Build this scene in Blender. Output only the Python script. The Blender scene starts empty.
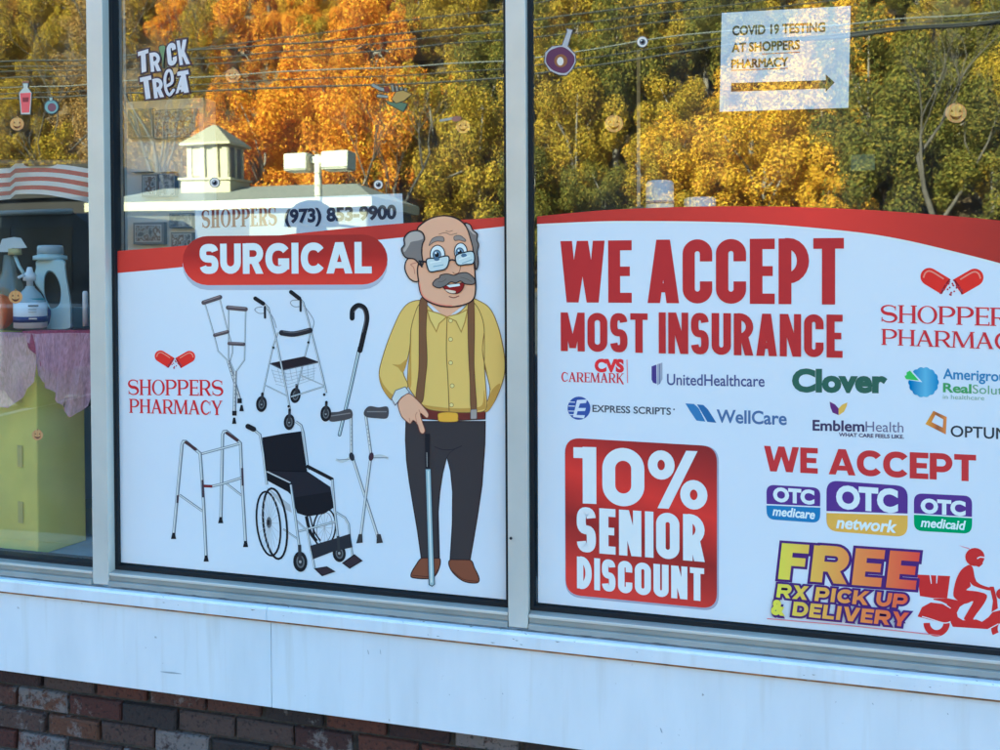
import bpy, bmesh, math, random
import numpy as np
from mathutils import Vector, Matrix, geometry
random.seed(7)
S = bpy.context.scene
COL = S.collection

# ------------------------------------------------------------------ camera
FPX, CX, CY = 760.0, 500.0, 375.0           # focal length and centre in units of a 1000 x 750 frame
YAW, PITCH, ROLL, OPT = -0.220266, -0.0128723, -0.0048765, -106.66
DIST, EYE = 1.90, 1.50                      # metres from the window glass, height of the lens

def basis():
    cyw, syw, cp, sp = math.cos(YAW), math.sin(YAW), math.cos(PITCH), math.sin(PITCH)
    f = Vector((syw*cp, cyw*cp, sp)); r = Vector((cyw, -syw, 0)); u = r.cross(f)
    r2 = r*math.cos(ROLL)+u*math.sin(ROLL); u2 = -r*math.sin(ROLL)+u*math.cos(ROLL)
    return r2, u2, f
RGT, UPV, FWD = basis()
cam = bpy.data.cameras.new('camera'); cam_o = bpy.data.objects.new('camera', cam); COL.objects.link(cam_o)
m3 = Matrix((RGT, UPV, -FWD)).transposed()
cam_o.matrix_world = Matrix.Translation((0, -DIST, EYE)) @ m3.to_4x4()
cam.sensor_fit = 'HORIZONTAL'; cam.sensor_width = 36.0; cam.lens = FPX*36/1000
cam.shift_y = OPT/1000.0
cam.clip_start = 0.05; cam.clip_end = 2000
S.camera = cam_o

# ------------------------------------------------------------------ light
SUN_EL, SUN_AZ = math.radians(27), math.radians(-28)      # azimuth from +y towards +x
sd = Vector((math.sin(SUN_AZ)*math.cos(SUN_EL), math.cos(SUN_AZ)*math.cos(SUN_EL), math.sin(SUN_EL)))
W_ = bpy.data.worlds.new('World'); S.world = W_; W_.use_nodes = True
nt = W_.node_tree; bg = nt.nodes['Background']
sky = nt.nodes.new('ShaderNodeTexSky'); sky.sky_type = 'NISHITA'; sky.sun_disc = False
sky.sun_elevation = SUN_EL; sky.sun_rotation = SUN_AZ; sky.air_density = 1.0; sky.dust_density = 0.6; sky.ozone_density = 1.0
nt.links.new(sky.outputs[0], bg.inputs[0]); bg.inputs[1].default_value = 0.06
sun = bpy.data.lights.new('sun', 'SUN'); sun.energy = 5.0; sun.angle = math.radians(0.5); sun.color = (1.0, 0.86, 0.60)
sun_o = bpy.data.objects.new('sun', sun); COL.objects.link(sun_o); sun_o.location = (-20, 30, 40)
sun_o.rotation_euler = (-sd).to_track_quat('-Z', 'Y').to_euler()
S.view_settings.view_transform = 'Standard'; S.view_settings.look = 'None'
S.view_settings.gamma = 1.0; S.view_settings.use_curve_mapping = False
S.view_settings.exposure = 3.82
S.view_settings.use_white_balance = True; S.view_settings.white_balance_temperature = 4960; S.view_settings.white_balance_tint = -13
S.render.engine = 'CYCLES'
S.cycles.max_bounces = 8; S.cycles.transparent_max_bounces = 16; S.cycles.caustics_reflective = False

# ------------------------------------------------------------------ geometry helpers
def ray(px, py):
    return RGT*((px-CX)/FPX) - UPV*((py-CY-OPT)/FPX) + FWD
def at(px, py, y=0.0):
    """point of the plane at depth y (metres behind the glass) that stands at that place of the photograph"""
    d = ray(px, py); k = (y+DIST)/d.y
    return Vector((d.x*k, y, EYE+d.z*k))
def opp(px, py, y):
    """point across the street, y metres in front of the glass, that mirrors there"""
    p = at(px, py, y); return Vector((p.x, -y, p.z))

def srgb(c):
    return tuple(((v/255)/12.92 if v/255 <= .04045 else ((v/255+.055)/1.055)**2.4) for v in c)
WHITE = srgb((193, 214, 246))
def ink(c, k=0.80):
    """base colour of something that reads c in the blue shade of the shop front"""
    l = srgb(c); return tuple(min(.9, max(.004, k*l[i]/WHITE[i])) for i in range(3))

MATS = {}
def mat(name, col, rough=.5, metal=0.0, spec=.3, noise=0.0, nscale=20, bump=0.0, bscale=60, emit=None):
    if name in MATS: return MATS[name]
    m = bpy.data.materials.new(name); m.use_nodes = True; t = m.node_tree
    b = t.nodes['Principled BSDF']
    b.inputs['Base Color'].default_value = (*col, 1); b.inputs['Roughness'].default_value = rough
    b.inputs['Metallic'].default_value = metal; b.inputs['Specular IOR Level'].default_value = spec
    tc = None
    if noise or bump:
        tc = t.nodes.new('ShaderNodeTexCoord')
    if noise:
        n = t.nodes.new('ShaderNodeTexNoise'); n.inputs['Scale'].default_value = nscale; n.inputs['Detail'].default_value = 6
        t.links.new(tc.outputs['Object'], n.inputs['Vector'])
        r = t.nodes.new('ShaderNodeMapRange'); r.inputs[1].default_value = .3; r.inputs[2].default_value = .7
        r.inputs[3].default_value = 1-noise; r.inputs[4].default_value = 1+noise
        t.links.new(n.outputs[0], r.inputs[0])
        x = t.nodes.new('ShaderNodeVectorMath'); x.operation = 'SCALE'; x.inputs[0].default_value = col
        t.links.new(r.outputs[0], x.inputs['Scale']); t.links.new(x.outputs[0], b.inputs['Base Color'])
    if bump:
        n = t.nodes.new('ShaderNodeTexNoise'); n.inputs['Scale'].default_value = bscale; n.inputs['Detail'].default_value = 5
        t.links.new(tc.outputs['Object'], n.inputs['Vector'])
        bp = t.nodes.new('ShaderNodeBump'); bp.inputs['Strength'].default_value = bump; bp.inputs['Distance'].default_value = .01
        t.links.new(n.outputs[0], bp.inputs['Height']); t.links.new(bp.outputs[0], b.inputs['Normal'])
    MATS[name] = m; return m
def P(c):
    """printing ink of photographed colour c"""
    return mat('ink_%02x%02x%02x' % tuple(c), ink(c), rough=.55, spec=.06)
def grad(name, axis, a, b, stops, diag=0.0):
    """printed colour gradient along world x or z between a and b"""
    if name in MATS: return MATS[name]
    m = bpy.data.materials.new(name); m.use_nodes = True; t = m.node_tree; p = t.nodes['Principled BSDF']
    p.inputs['Roughness'].default_value = .55; p.inputs['Specular IOR Level'].default_value = .06
    g = t.nodes.new('ShaderNodeNewGeometry'); s = t.nodes.new('ShaderNodeSeparateXYZ'); t.links.new(g.outputs['Position'], s.inputs[0])
    o = s.outputs[axis]
    if diag:
        ma = t.nodes.new('ShaderNodeMath'); ma.operation = 'MULTIPLY_ADD'; ma.inputs[1].default_value = diag
        t.links.new(s.outputs['Z' if axis == 'X' else 'X'], ma.inputs[0]); t.links.new(o, ma.inputs[2]); o = ma.outputs[0]
    r = t.nodes.new('ShaderNodeMapRange'); r.inputs[1].default_value = a; r.inputs[2].default_value = b; t.links.new(o, r.inputs[0])
    c = t.nodes.new('ShaderNodeValToRGB'); e = c.color_ramp.elements
    while len(e) < len(stops): e.new(.5)
    for i, (q, cl) in enumerate(stops): e[i].position = q; e[i].color = (*ink(cl), 1)
    t.links.new(r.outputs[0], c.inputs[0]); t.links.new(c.outputs[0], p.inputs['Base Color'])
    MATS[name] = m; return m

def catmull(pts, n=6, closed=True):
    out = []; N = len(pts)
    for i in range(N if closed else N-1):
        if closed: p0, p1, p2, p3 = pts[i-1], pts[i], pts[(i+1) % N], pts[(i+2) % N]
        else: p0, p1, p2, p3 = pts[max(i-1, 0)], pts[i], pts[i+1], pts[min(i+2, N-1)]
        for k in range(n):
            t = k/n
            out.append(tuple(.5*((2*p1[j])+(-p0[j]+p2[j])*t+(2*p0[j]-5*p1[j]+4*p2[j]-p3[j])*t*t+(-p0[j]+3*p1[j]-3*p2[j]+p3[j])*t**3) for j in range(len(p1))))
    if not closed: out.append(tuple(pts[-1]))
    return out
def ribbon(pts, w, closed=False, ext=0.0):
    """left and right edges of a strip of width w along 2-D points"""
    pts = [p for i, p in enumerate(pts) if i == 0 or isinstance(w, (list, tuple)) or math.dist(p, pts[i-1]) > w*.04] or pts
    n = len(pts); L, R = [], []
    for i in range(n):
        a = pts[i-1] if (i > 0 or closed) else pts[i]; c = pts[(i+1) % n] if (i < n-1 or closed) else pts[i]; b = pts[i]
        d1 = (b[0]-a[0], b[1]-a[1]); d2 = (c[0]-b[0], c[1]-b[1])
        l1 = math.hypot(*d1); l2 = math.hypot(*d2)
        if l1 < 1e-9: d1, l1 = d2, l2
        if l2 < 1e-9: d2, l2 = d1, l1
        d1 = (d1[0]/l1, d1[1]/l1); d2 = (d2[0]/l2, d2[1]/l2)
        nx, ny = -(d1[1]+d2[1]), d1[0]+d2[0]; ln = math.hypot(nx, ny) or 1e-6; nx /= ln; ny /= ln
        cs = max(.5, nx*-d1[1]+ny*d1[0]); ww = (w[i] if isinstance(w, (list, tuple)) else w)/2/cs
        ox = oy = 0
        if not closed and i == 0: ox, oy = -d2[0]*ext, -d2[1]*ext
        if not closed and i == n-1: ox, oy = d1[0]*ext, d1[1]*ext
        L.append((b[0]+nx*ww+ox, b[1]+ny*ww+oy)); R.append((b[0]-nx*ww+ox, b[1]-ny*ww+oy))
    return L, R

def parent_loc(p):
    v = Vector((0, 0, 0))
    while p is not None: v += p.location; p = p.parent
    return v
class MB:
    """collects shapes in world coordinates, then links them as ONE mesh object"""
    def __init__(s): s.v = []; s.f = []; s.m = []; s.mats = []; s.sm = []
    def mi(s, m):
        if m not in s.mats: s.mats.append(m)
        return s.mats.index(m)
    def add(s, vs, fs, m, smooth=False):
        o = len(s.v); s.v += [tuple(v) for v in vs]; k = s.mi(m)
        for f in fs: s.f.append([i+o for i in f]); s.m.append(k); s.sm.append(smooth)
    def box(s, a, b, m, rot=None, piv=None):
        x0, y0, z0 = a; x1, y1, z1 = b
        vs = [Vector(q) for q in ((x0,y0,z0),(x1,y0,z0),(x1,y1,z0),(x0,y1,z0),(x0,y0,z1),(x1,y0,z1),(x1,y1,z1),(x0,y1,z1))]
        if rot is not None:
            c = Vector(piv); vs = [rot @ (v-c)+c for v in vs]
        s.add(vs, [(0,3,2,1),(4,5,6,7),(0,1,5,4),(1,2,6,5),(2,3,7,6),(3,0,4,7)], m)
    def hexa(s, bot, top, m):
        n = len(bot); s.add(list(bot)+list(top), [tuple(range(n-1,-1,-1)), tuple(range(n,2*n))]+[(i,(i+1)%n,n+(i+1)%n,n+i) for i in range(n)], m)
    def tube(s, pts, r, m, seg=8, cap=True):
        pts = [Vector(p) for p in pts]; n = len(pts); vs = []; fs = []
        for i, p in enumerate(pts):
            d = (pts[min(i+1, n-1)]-pts[max(i-1, 0)]).normalized()
            a = d.orthogonal().normalized() if i == 0 else (a-d*a.dot(d)).normalized()
            b = d.cross(a); rr = r[i] if isinstance(r, (list, tuple)) else r
            vs += [p+(a*math.cos(q)+b*math.sin(q))*rr for q in (2*math.pi*k/seg for k in range(seg))]
        for i in range(n-1):
            for k in range(seg): fs.append((i*seg+k, i*seg+(k+1)%seg, (i+1)*seg+(k+1)%seg, (i+1)*seg+k))
        if cap: fs += [tuple(range(seg-1,-1,-1)), tuple(range((n-1)*seg, n*seg))]
        s.add(vs, fs, m, True)
    def lathe(s, prof, c, m, seg=24, sx=1, sy=1, lobes=0, lobe=0.0):
        vs = []; fs = []; c = Vector(c); n = len(prof)
        for r, z in prof:
            for k in range(seg):
                a = 2*math.pi*k/seg; q = r*(1-lobe*(.5+.5*math.cos(lobes*a)) if lobes else 1)
                vs.append(c+Vector((q*math.cos(a)*sx, q*math.sin(a)*sy, z)))
        for i in range(n-1):
            for k in range(seg): fs.append((i*seg+k, i*seg+(k+1)%seg, (i+1)*seg+(k+1)%seg, (i+1)*seg+k))
        fs += [tuple(range(seg-1,-1,-1)), tuple(range((n-1)*seg, n*seg))]
        s.add(vs, fs, m, True)
    def extrude(s, prof, mapf, m, smooth=False):
        """prof: 2-D outline; mapf(p, k) -> 3-D point of its two sides k = 0, 1"""
        n = len(prof); tri = geometry.tessellate_polygon([[Vector((p[0], p[1], 0)) for p in prof]])
        vs = [mapf(p, 0) for p in prof]+[mapf(p, 1) for p in prof]
        fs = [tuple(t) for t in tri]+[tuple(i+n for i in reversed(t)) for t in tri]
        s.add(vs, fs, m); s.add(vs, [(i, (i+1) % n, n+(i+1) % n, n+i) for i in range(n)], m, smooth)
    def build(s, name, parent=None, bevel=0.0, fix=False):
        me = bpy.data.meshes.new(name); base = parent_loc(parent)
        me.from_pydata([(v[0]-base.x, v[1]-base.y, v[2]-base.z) for v in s.v], [], s.f)
        for m in s.mats: me.materials.append(m)
        me.polygons.foreach_set('material_index', s.m); me.polygons.foreach_set('use_smooth', s.sm); me.update()
        if fix:
            bm = bmesh.new(); bm.from_mesh(me); bmesh.ops.recalc_face_normals(bm, faces=bm.faces); bm.to_mesh(me); bm.free()
        o = bpy.data.objects.new(name, me); COL.objects.link(o)
        if parent is not None: o.parent = parent
        if bevel:
            b = o.modifiers.new('bevel', 'BEVEL'); b.width = bevel; b.segments = 2; b.limit_method = 'ANGLE'
        return o
def tag(o, label=None, cat=None, group=None, kind=None):
    if label: o['label'] = label
    if cat: o['category'] = cat
    if group: o['group'] = group
    if kind: o['kind'] = kind
    return o
def empty(name, loc, parent=None):
    o = bpy.data.objects.new(name, None); COL.objects.link(o); o.empty_display_size = .05
    o.location = Vector(loc)-parent_loc(parent)
    if parent is not None: o.parent = parent
    return o

# ------------------------------------------------------------------ flat print: shapes drawn on the plane of the window
class Ink(MB):
    def __init__(s, y, crop=(0, 0, 1)):
        super().__init__(); s.y = y; s.crop = crop
    def px(s, p): return (s.crop[0]+p[0]/s.crop[2], s.crop[1]+p[1]/s.crop[2])
    def w(s, p): q = s.px(p); return at(q[0], q[1], s.y)
    def up(s): s.y -= 1.5e-5
    def raw(s, loops, m):
        """fill 3-D loops (first outer, rest holes) lying in the plane"""
        loops = [[v for i, v in enumerate(l) if (v-l[i-1]).length > 1e-6] for l in loops]
        tri = geometry.tessellate_polygon([[Vector((v.x, v.z, 0)) for v in l] for l in loops])
        vs = [v for l in loops for v in l]; fs = []
        for t in tri:
            a, b, c = (vs[i] for i in t)
            k = (b.x-a.x)*(c.z-a.z)-(b.z-a.z)*(c.x-a.x)
            if abs(k) > 1e-14: fs.append(tuple(t) if k > 0 else tuple(reversed(t)))
        s.add(vs, fs, m); s.up()
    def strip(s, L, R, m):
        n = len(L); vs = [Vector((p.x, s.y, p.z)) for p in L+R]; s.add(vs, [(i, n+i, n+i+1, i+1) for i in range(n-1)], m); s.up()
    def poly(s, pts, c, smooth=True, line=None, lw=0, holes=(), n=5):
        m = c if isinstance(c, bpy.types.Material) else P(c)
        q = catmull(pts, n) if smooth else pts
        s.raw([[s.w(p) for p in q]]+[[s.w(p) for p in (catmull(h, n) if smooth else h)] for h in holes], m)
        if line is not None: s.stroke(q, lw, line, smooth=False, closed=True)
    def stroke(s, pts, w, c, smooth=True, closed=False, rnd=False):
        m = c if isinstance(c, bpy.types.Material) else P(c)
        q = catmull(pts, 5, closed) if smooth and len(pts) > 2 else list(pts)
        L, R = ribbon(q, w, closed); n = len(L)
        vs = [s.w(p) for p in L]+[s.w(p) for p in R]
        fs = [(i, n+i, n+(i+1) % n, (i+1) % n) for i in range(n if closed else n-1)]
        s.add(vs, fs, m); s.up()
        if rnd:
            for p in (q[0], q[-1]): s.ell(p, w/2, w/2, c)
    def ell(s, c, rx, ry, col, rot=0, line=None, lw=0, n=20):
        a = math.radians(rot); pts = []
        for k in range(n):
            t = 2*math.pi*k/n; x, y = rx*math.cos(t), ry*math.sin(t)
            pts.append((c[0]+x*math.cos(a)-y*math.sin(a), c[1]+x*math.sin(a)+y*math.cos(a)))
        s.poly(pts, col, False, line, lw)
    def ringe(s, c, rx, ry, w, col, rot=0, n=28, a0=0, a1=360):
        a = math.radians(rot); pts = []; cl = a1-a0 >= 360
        for k in range(n if cl else n+1):
            t = math.radians(a0+(a1-a0)*k/n); x, y = rx*math.cos(t), ry*math.sin(t)
            pts.append((c[0]+x*math.cos(a)-y*math.sin(a), c[1]+x*math.sin(a)+y*math.cos(a)))
        s.stroke(pts, w, col, False, cl)
    def rrect(s, tl, tr, br, bl, r, col, line=None, lw=0):
        c = [tl, tr, br, bl]; out = []
        for i in range(4):
            a, b, d = c[i-1], c[i], c[(i+1) % 4]
            va = ((a[0]-b[0]), (a[1]-b[1])); vd = ((d[0]-b[0]), (d[1]-b[1])); la = math.hypot(*va); ld = math.hypot(*vd)
            p = (b[0]+va[0]/la*r, b[1]+va[1]/la*r); q = (b[0]+vd[0]/ld*r, b[1]+vd[1]/ld*r)
            for k in range(8):
                t = k/7; out.append(tuple((1-t)**2*p[j]+2*t*(1-t)*b[j]+t*t*q[j] for j in (0, 1)))
        s.poly(out, col, False, line, lw)
    # --- text set with the built-in sans, optionally thickened by d (of the letter size)
    def text(s, body, p0, p1, h, c, d=0.0, shear=0.0, xh=False):
        m = c if isinstance(c, bpy.types.Material) else P(c)
        vs, fs, x0, x1, cap = sans(body, d, shear)
        O = s.w(p0); E = s.w(p1); T = s.w((p0[0], p0[1]-h)); u = (E-O)/(x1-x0); v = (T-O)/cap; v.x = 0
        out = [O+u*(a-x0)+v*b+Vector((0, -1e-4*g, 0)) for a, b, g in vs]
        s.add(out, fs, m); s.y -= 1e-4*(d+.02)
    # --- letters built from stems, bars, bowls
    def caps(s, body, p0, p1, h, c, t=.2, ht=None, gap=.12, space=.35, shear=0.0, grow=0.0, style='sans', vtilt=0.0, wd={}):
        m = c if isinstance(c, bpy.types.Material) else P(c)
        O = s.w(p0); E = s.w(p1); T = s.w((p0[0]+vtilt, p0[1]-h)); v = T-O
        if not vtilt: v.x = 0
        H = v.length; Lw = (E-O).length/H; u = (E-O).normalized()*H
        ht = ht or t; ws = [wd.get(ch, GW.get(ch, 1.0)) for ch in body]
        fix = gap*(len(body)-1); k = 1.0
        if style == 'serif': fix = 0.03*(len(body)-1)
        k = (Lw-fix-space*body.count(' ')+0)/max(1e-6, sum(w for w, ch in zip(ws, body) if ch != ' ')+0)
        x = 0.0; y0 = s.y; ymin = s.y; ci = 0
        for ch, w in zip(body, ws):
            if ch == ' ': x += space+(fix/(len(body)-1) if len(body) > 1 else 0); continue
            w *= k; s.y = y0-(ci % 3)*1.2e-4; ci += 1
            for pc in (serif_glyph(ch, w) if style == 'serif' else glyph(ch, w, t, ht)):
                for loops in outline(pc, grow):
                    if loops[0] == 'strip':
                        s.strip([O+u*(x+a+shear*b)+v*b for a, b in loops[1]], [O+u*(x+a+shear*b)+v*b for a, b in loops[2]], m); continue
                    s.raw([[O+u*(x+a+shear*b)+v*b+Vector((0, s.y-O.y, 0)) for a, b in l] for l in loops], m)
            ymin = min(ymin, s.y); x += w+fix/(len(body)-1) if len(body) > 1 else w
        s.y = ymin
_sans = {}
def sans(body, d, shear):
    key = (body, d, shear)
    if key in _sans: return _sans[key]
    def mesh(txt, dd):
        c = bpy.data.curves.new('letters', 'FONT'); c.body = txt; c.size = 1; c.fill_mode = 'FRONT'; c.resolution_u = 4
        c.bevel_depth = dd; c.bevel_resolution = 1; c.shear = shear
        o = bpy.data.objects.new('letters', c); COL.objects.link(o)
        e = o.evaluated_get(bpy.context.evaluated_depsgraph_get()); me = e.to_mesh()
        v = [tuple(q.co) for q in me.vertices]; f = [tuple(q.vertices) for q in me.polygons]
        e.to_mesh_clear(); bpy.data.objects.remove(o); bpy.data.curves.remove(c)
        return v, f
    v, f = mesh(body, d); cap = max(q[1] for q in mesh('H', 0)[0])
    _sans[key] = (v, f, min(q[0] for q in v), max(q[0] for q in v), cap)
    return _sans[key]

GW = {'A': 1.04, 'C': .96, 'D': 1.02, 'E': .78, 'F': .76, 'G': 1.05, 'H': 1.04, 'I': .36, 'K': 1.05, 'L': .76, 'M': 1.32, 'N': 1.06, 'O': 1.08,
      'P': .95, 'R': 1.0, 'S': .93, 'T': .92, 'U': 1.0, 'V': 1.08, 'W': 1.5, 'X': 1.05, 'Y': 1.02, '1': .5, '0': 1.0, '%': 1.45}
def arc(cx, cy, rx, ry, a0, a1, n=9, e=1.0):
    out = []
    for k in range(n+1):
        t = math.radians(a0+(a1-a0)*k/n); c, q = math.cos(t), math.sin(t)
        out.append((cx+rx*math.copysign(abs(c)**e, c), cy+ry*math.copysign(abs(q)**e, q)))
    return out
def glyph(ch, w, t, h):
    B = lambda a, b, c, d: ('bar', a, b, c, d)
    D = lambda xa, ya, xb, yb, q=None: ('diag', xa, ya, xb, yb, q or t)
    R = lambda pts: ('rib', pts, t)
    r = min(w/2-t/2, .5-t/2); hi, lo, le, ri = 1-t/2, t/2, t/2, w-t/2
    if ch == 'I': return [B(max(0, w/2-t/2), 0, w/2+t/2, 1)]
    if ch == 'L': return [B(0, 0, t, 1), B(t*.9, 0, w, h)]
    if ch in 'EF': return [B(0, 0, t, 1), B(t*.9, 1-h, w, 1), B(t*.9, .5-h*.45, w*.92, .5+h*.5)]+([B(t*.9, 0, w, h)] if ch == 'E' else [])
    if ch == 'T': return [B(0, 1-h, w, 1), B(w/2-t/2, 0, w/2+t/2, 1-h*.9)]
    if ch == 'H': return [B(0, 0, t, 1), B(w-t, 0, w, 1), B(t*.9, .5-h/2, w-t*.9, .5+h/2)]
    if ch == 'A': return [D(t*.52, 0, w/2-t*.05, 1, t*1.04), D(w-t*.52, 0, w/2+t*.05, 1, t*1.04), B(w*.24, .17, w*.76, .17+h*.9)]
    if ch == 'V': return [D(w/2-t*.05, 0, t*.52, 1, t*1.04), D(w/2+t*.05, 0, w-t*.52, 1, t*1.04)]
    if ch == 'W': return [D(w*.27, 0, t*.5, 1), D(w*.27+t*.05, 0, w*.5, 1, t*.95), D(w*.73-t*.05, 0, w*.5, 1, t*.95), D(w*.73, 0, w-t*.5, 1)]
    if ch == 'M': return [B(0, 0, t, 1), B(w-t, 0, w, 1), D(w/2, .08, t*.55, 1, t*.9), D(w/2, .08, w-t*.55, 1, t*.9)]
    if ch == 'N': return [B(0, 0, t*.9, 1), B(w-t*.9, 0, w, 1), D(w-t*.55, 0, t*.55, 1, t*1.05)]
    if ch == 'K': return [B(0, 0, t, 1), D(t*.9, .32, w-t*.62, 1, t*1.15), D(w-t*.6, 0, w*.42, .56, t*1.2)]
    if ch == 'X': return [D(t*.62, 0, w-t*.62, 1, t*1.2), D(w-t*.62, 0, t*.62, 1, t*1.2)]
    if ch == 'Y': return [B(w/2-t/2, 0, w/2+t/2, .45), D(w/2-t*.03, .38, t*.55, 1, t*1.08), D(w/2+t*.03, .38, w-t*.55, 1, t*1.08)]
    if ch == 'U': return [('rib', [(le, 1), (le, lo+r)]+arc(w/2, lo+r, w/2-t/2, r, 180, 360)+[(ri, 1)], t)]
    if ch in 'O0': return [('ring', w, t, r)]
    if ch in 'CG':
        p = [(ri, .655)]+arc(ri-r, hi-r, r, r, 0, 90)[0:]+arc(le+r, hi-r, r, r, 90, 180)+arc(le+r, lo+r, r, r, 180, 270)+arc(ri-r, lo+r, r, r, 270, 360)
        wide = hi-r < .66
        if wide: p = arc(w*.54, .5, w*.54-t/2, .5-t/2, 38, 322, 30, .9)
        q = [R(p if wide else p+[(ri, .345)])]
        if ch == 'G': q += [B(w*.54, .5-h, w, .5), B(w-t, .14 if wide else .3, w, .5-h*.9)]
        return q
    if ch == 'D':
        q = min(.5-t/2, w-t*1.2)
        return [B(0, 0, t, 1), ('rib', [(t*.5, 1-h/2), (ri-q, 1-h/2)]+arc(ri-q, .5, q, .5-h/2, 90, -90, 14)+[(t*.5, h/2)], h if h == t else t)]
    if ch in 'PR':
        b = .40 if ch == 'P' else .44; ymid = (1-h/2+b)/2; q = min((1-h/2-b)/2, w-t*1.25)
        o = [B(0, 0, t, 1), ('rib', [(t*.5, 1-h/2), (ri-q, 1-h/2)]+arc(ri-q, ymid, q, (1-h/2-b)/2, 90, -90, 12)+[(t*.5, ymid-(1-h/2-b)/2)], (t+h)/2)]
        if ch == 'R': o.append(D(w-t*.56, 0, max(t*1.2, w*.52), .46, t*1.1))
        return o
    if ch == 'S':
        ry = (.5-t/2)/2; e = 1.0 if w > .75 else .75
        return [R(arc(w/2, hi-ry, w/2-t/2, ry, 12, 265, 16, e)+arc(w/2, lo+ry, w/2-t/2, ry, 85, -168, 16, e))]
    if ch == '1': return [B(w-t, 0, w, 1), ('pol', [(0, .99), (w-t*.9, .99), (w-t*.9, .80), (0, .80)])]
    if ch == '%': return [('ell', w*.23, .74, w*.225, .25, t*.62), ('ell', w*.77, .26, w*.225, .25, t*.62), D(w*.26, 0, w*.74, 1, t*.72)]
    return [B(0, 0, t, 1)]
def serif_glyph(ch, w):
    T, n, sf, ex = .165, .07, .05, .075
    B = lambda a, b, c, d: ('bar', a, b, c, d)
    def stem(x, y0=0, y1=1, t=T): return [B(x, y0, x+t, y1)]
    def foot(x, t=T, y=0): return [B(x-ex, y, x+t+ex, y+sf)]
    if ch == 'I': return stem(w/2-T/2)+foot(w/2-T/2)+foot(w/2-T/2, y=1-sf)
    if ch == 'H':
        a, b = ex, w-ex-T
        return stem(a)+stem(b)+foot(a)+foot(b)+foot(a, y=1-sf)+foot(b, y=1-sf)+[B(a+T*.9, .5-n/2, b+T*.1, .5+n/2)]
    if ch == 'O': return [('oval', w, 1.0, .155, .05)]
    if ch in 'PR':
        b = .44; q = (1-n/2-b)/2
        k = arc(w*.5, b+q, w*.40 if ch == 'P' else w*.33, q, 90, -90, 14); wd = [n]+[n+(T-n)*math.sin(math.pi*i/14)**1.3 for i in range(15)]+[n]
        o = stem(ex)+foot(ex)+[B(0, 1-sf, ex+.02, 1)]+[('ribw', [(ex+T*.9, 1-n/2)]+k+[(ex+T*.9, b)], wd)]
        if ch == 'R': o += [('diag', w-.11, 0, w*.52, b+.02, T*1.15), B(w-.2, 0, w+.03, sf)]
        return o
    if ch in 'EF':
        x1 = w-.02
        o = stem(ex)+[B(0, 1-sf, ex+.02, 1), B(ex+T*.9, 1-n, x1, 1), B(x1-n, .82, x1, 1-n*.9), B(ex+T*.9, .5-n/2, x1-.08, .5+n/2), B(x1-.1, .42, x1-.1+n*.8, .58)]
        return o+([B(0, 0, ex+.02, sf), B(ex+T*.9, 0, x1+.03, n), B(x1-.02, n*.9, x1+.03, .2)] if ch == 'E' else foot(ex))
    if ch == 'A':
        return [('diag', .11, 0, w/2-.01, 1, n*1.3), ('diag', w-.13, 0, w/2-.02, 1, T*1.1), B(w*.24, .31, w*.74, .31+n), B(.0, 0, .25, sf), B(w-.27, 0, w, sf)]
    if ch == 'M':
        a = .1
        return [('diag', a, 0, a+.06, 1, n*1.2), ('diag', w*.5, .02, a+.11, 1, T*1.05), ('diag', w*.5-.02, .02, w-.17, 1, n*1.2), ('diag', w-.14, 0, w-.18, 1, T), B(0, 0, .2, sf), B(w-.28, 0, w, sf), B(0, 1-sf, .14, 1), B(w-.2, 1-sf, w-.02, 1)]
    if ch == 'C':
        k = arc(w*.53, .5, w*.47-T/2+.02, .5-n/2, 40, 320, 24); wd = [n+(T-n)*math.sin(math.pi*i/24)**1.6 for i in range(25)]
        return [('ribw', k, wd), B(w-.09, .66, w-.04, .93), B(w-.07, .1, w-.03, .26)]
    if ch == 'Y':
        return [('diag', w/2, .40, .14, 1, T*1.1), ('diag', w/2+.02, .40, w-.1, 1, n*1.3), B(w/2-T/2, 0, w/2+T/2, .45), B(w/2-T/2-ex, 0, w/2+T/2+ex, sf), B(0, 1-sf, .28, 1), B(w-.24, 1-sf, w, 1)]
    if ch == 'K':
        return stem(ex)+foot(ex)+foot(ex, y=1-sf)+[('diag', ex+T, .42, w-.12, 1, n*1.5), ('diag', w-.08, -.12, w*.42, .55, T*1.1), B(w-.24, 1-sf, w, 1)]
    if ch == 'S':
        ry = (.5-n/2)/2; a = arc(w/2, 1-n/2-ry, w/2-.07, ry, 25, 262, 14); b = arc(w/2, n/2+ry, w/2-.07, ry, 82, -155, 14)
        N = len(a)+len(b); wd = [n+(T*1.15-n)*math.sin(math.pi*min(1, max(0, (i-N*.1)/(N*.8))))**1.8 for i in range(N)]
        return [('ribw', a+b, wd), B(w-.12, .70, w-.075, .95), B(.05, .05, .095, .30)]
    return stem(0)
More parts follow.
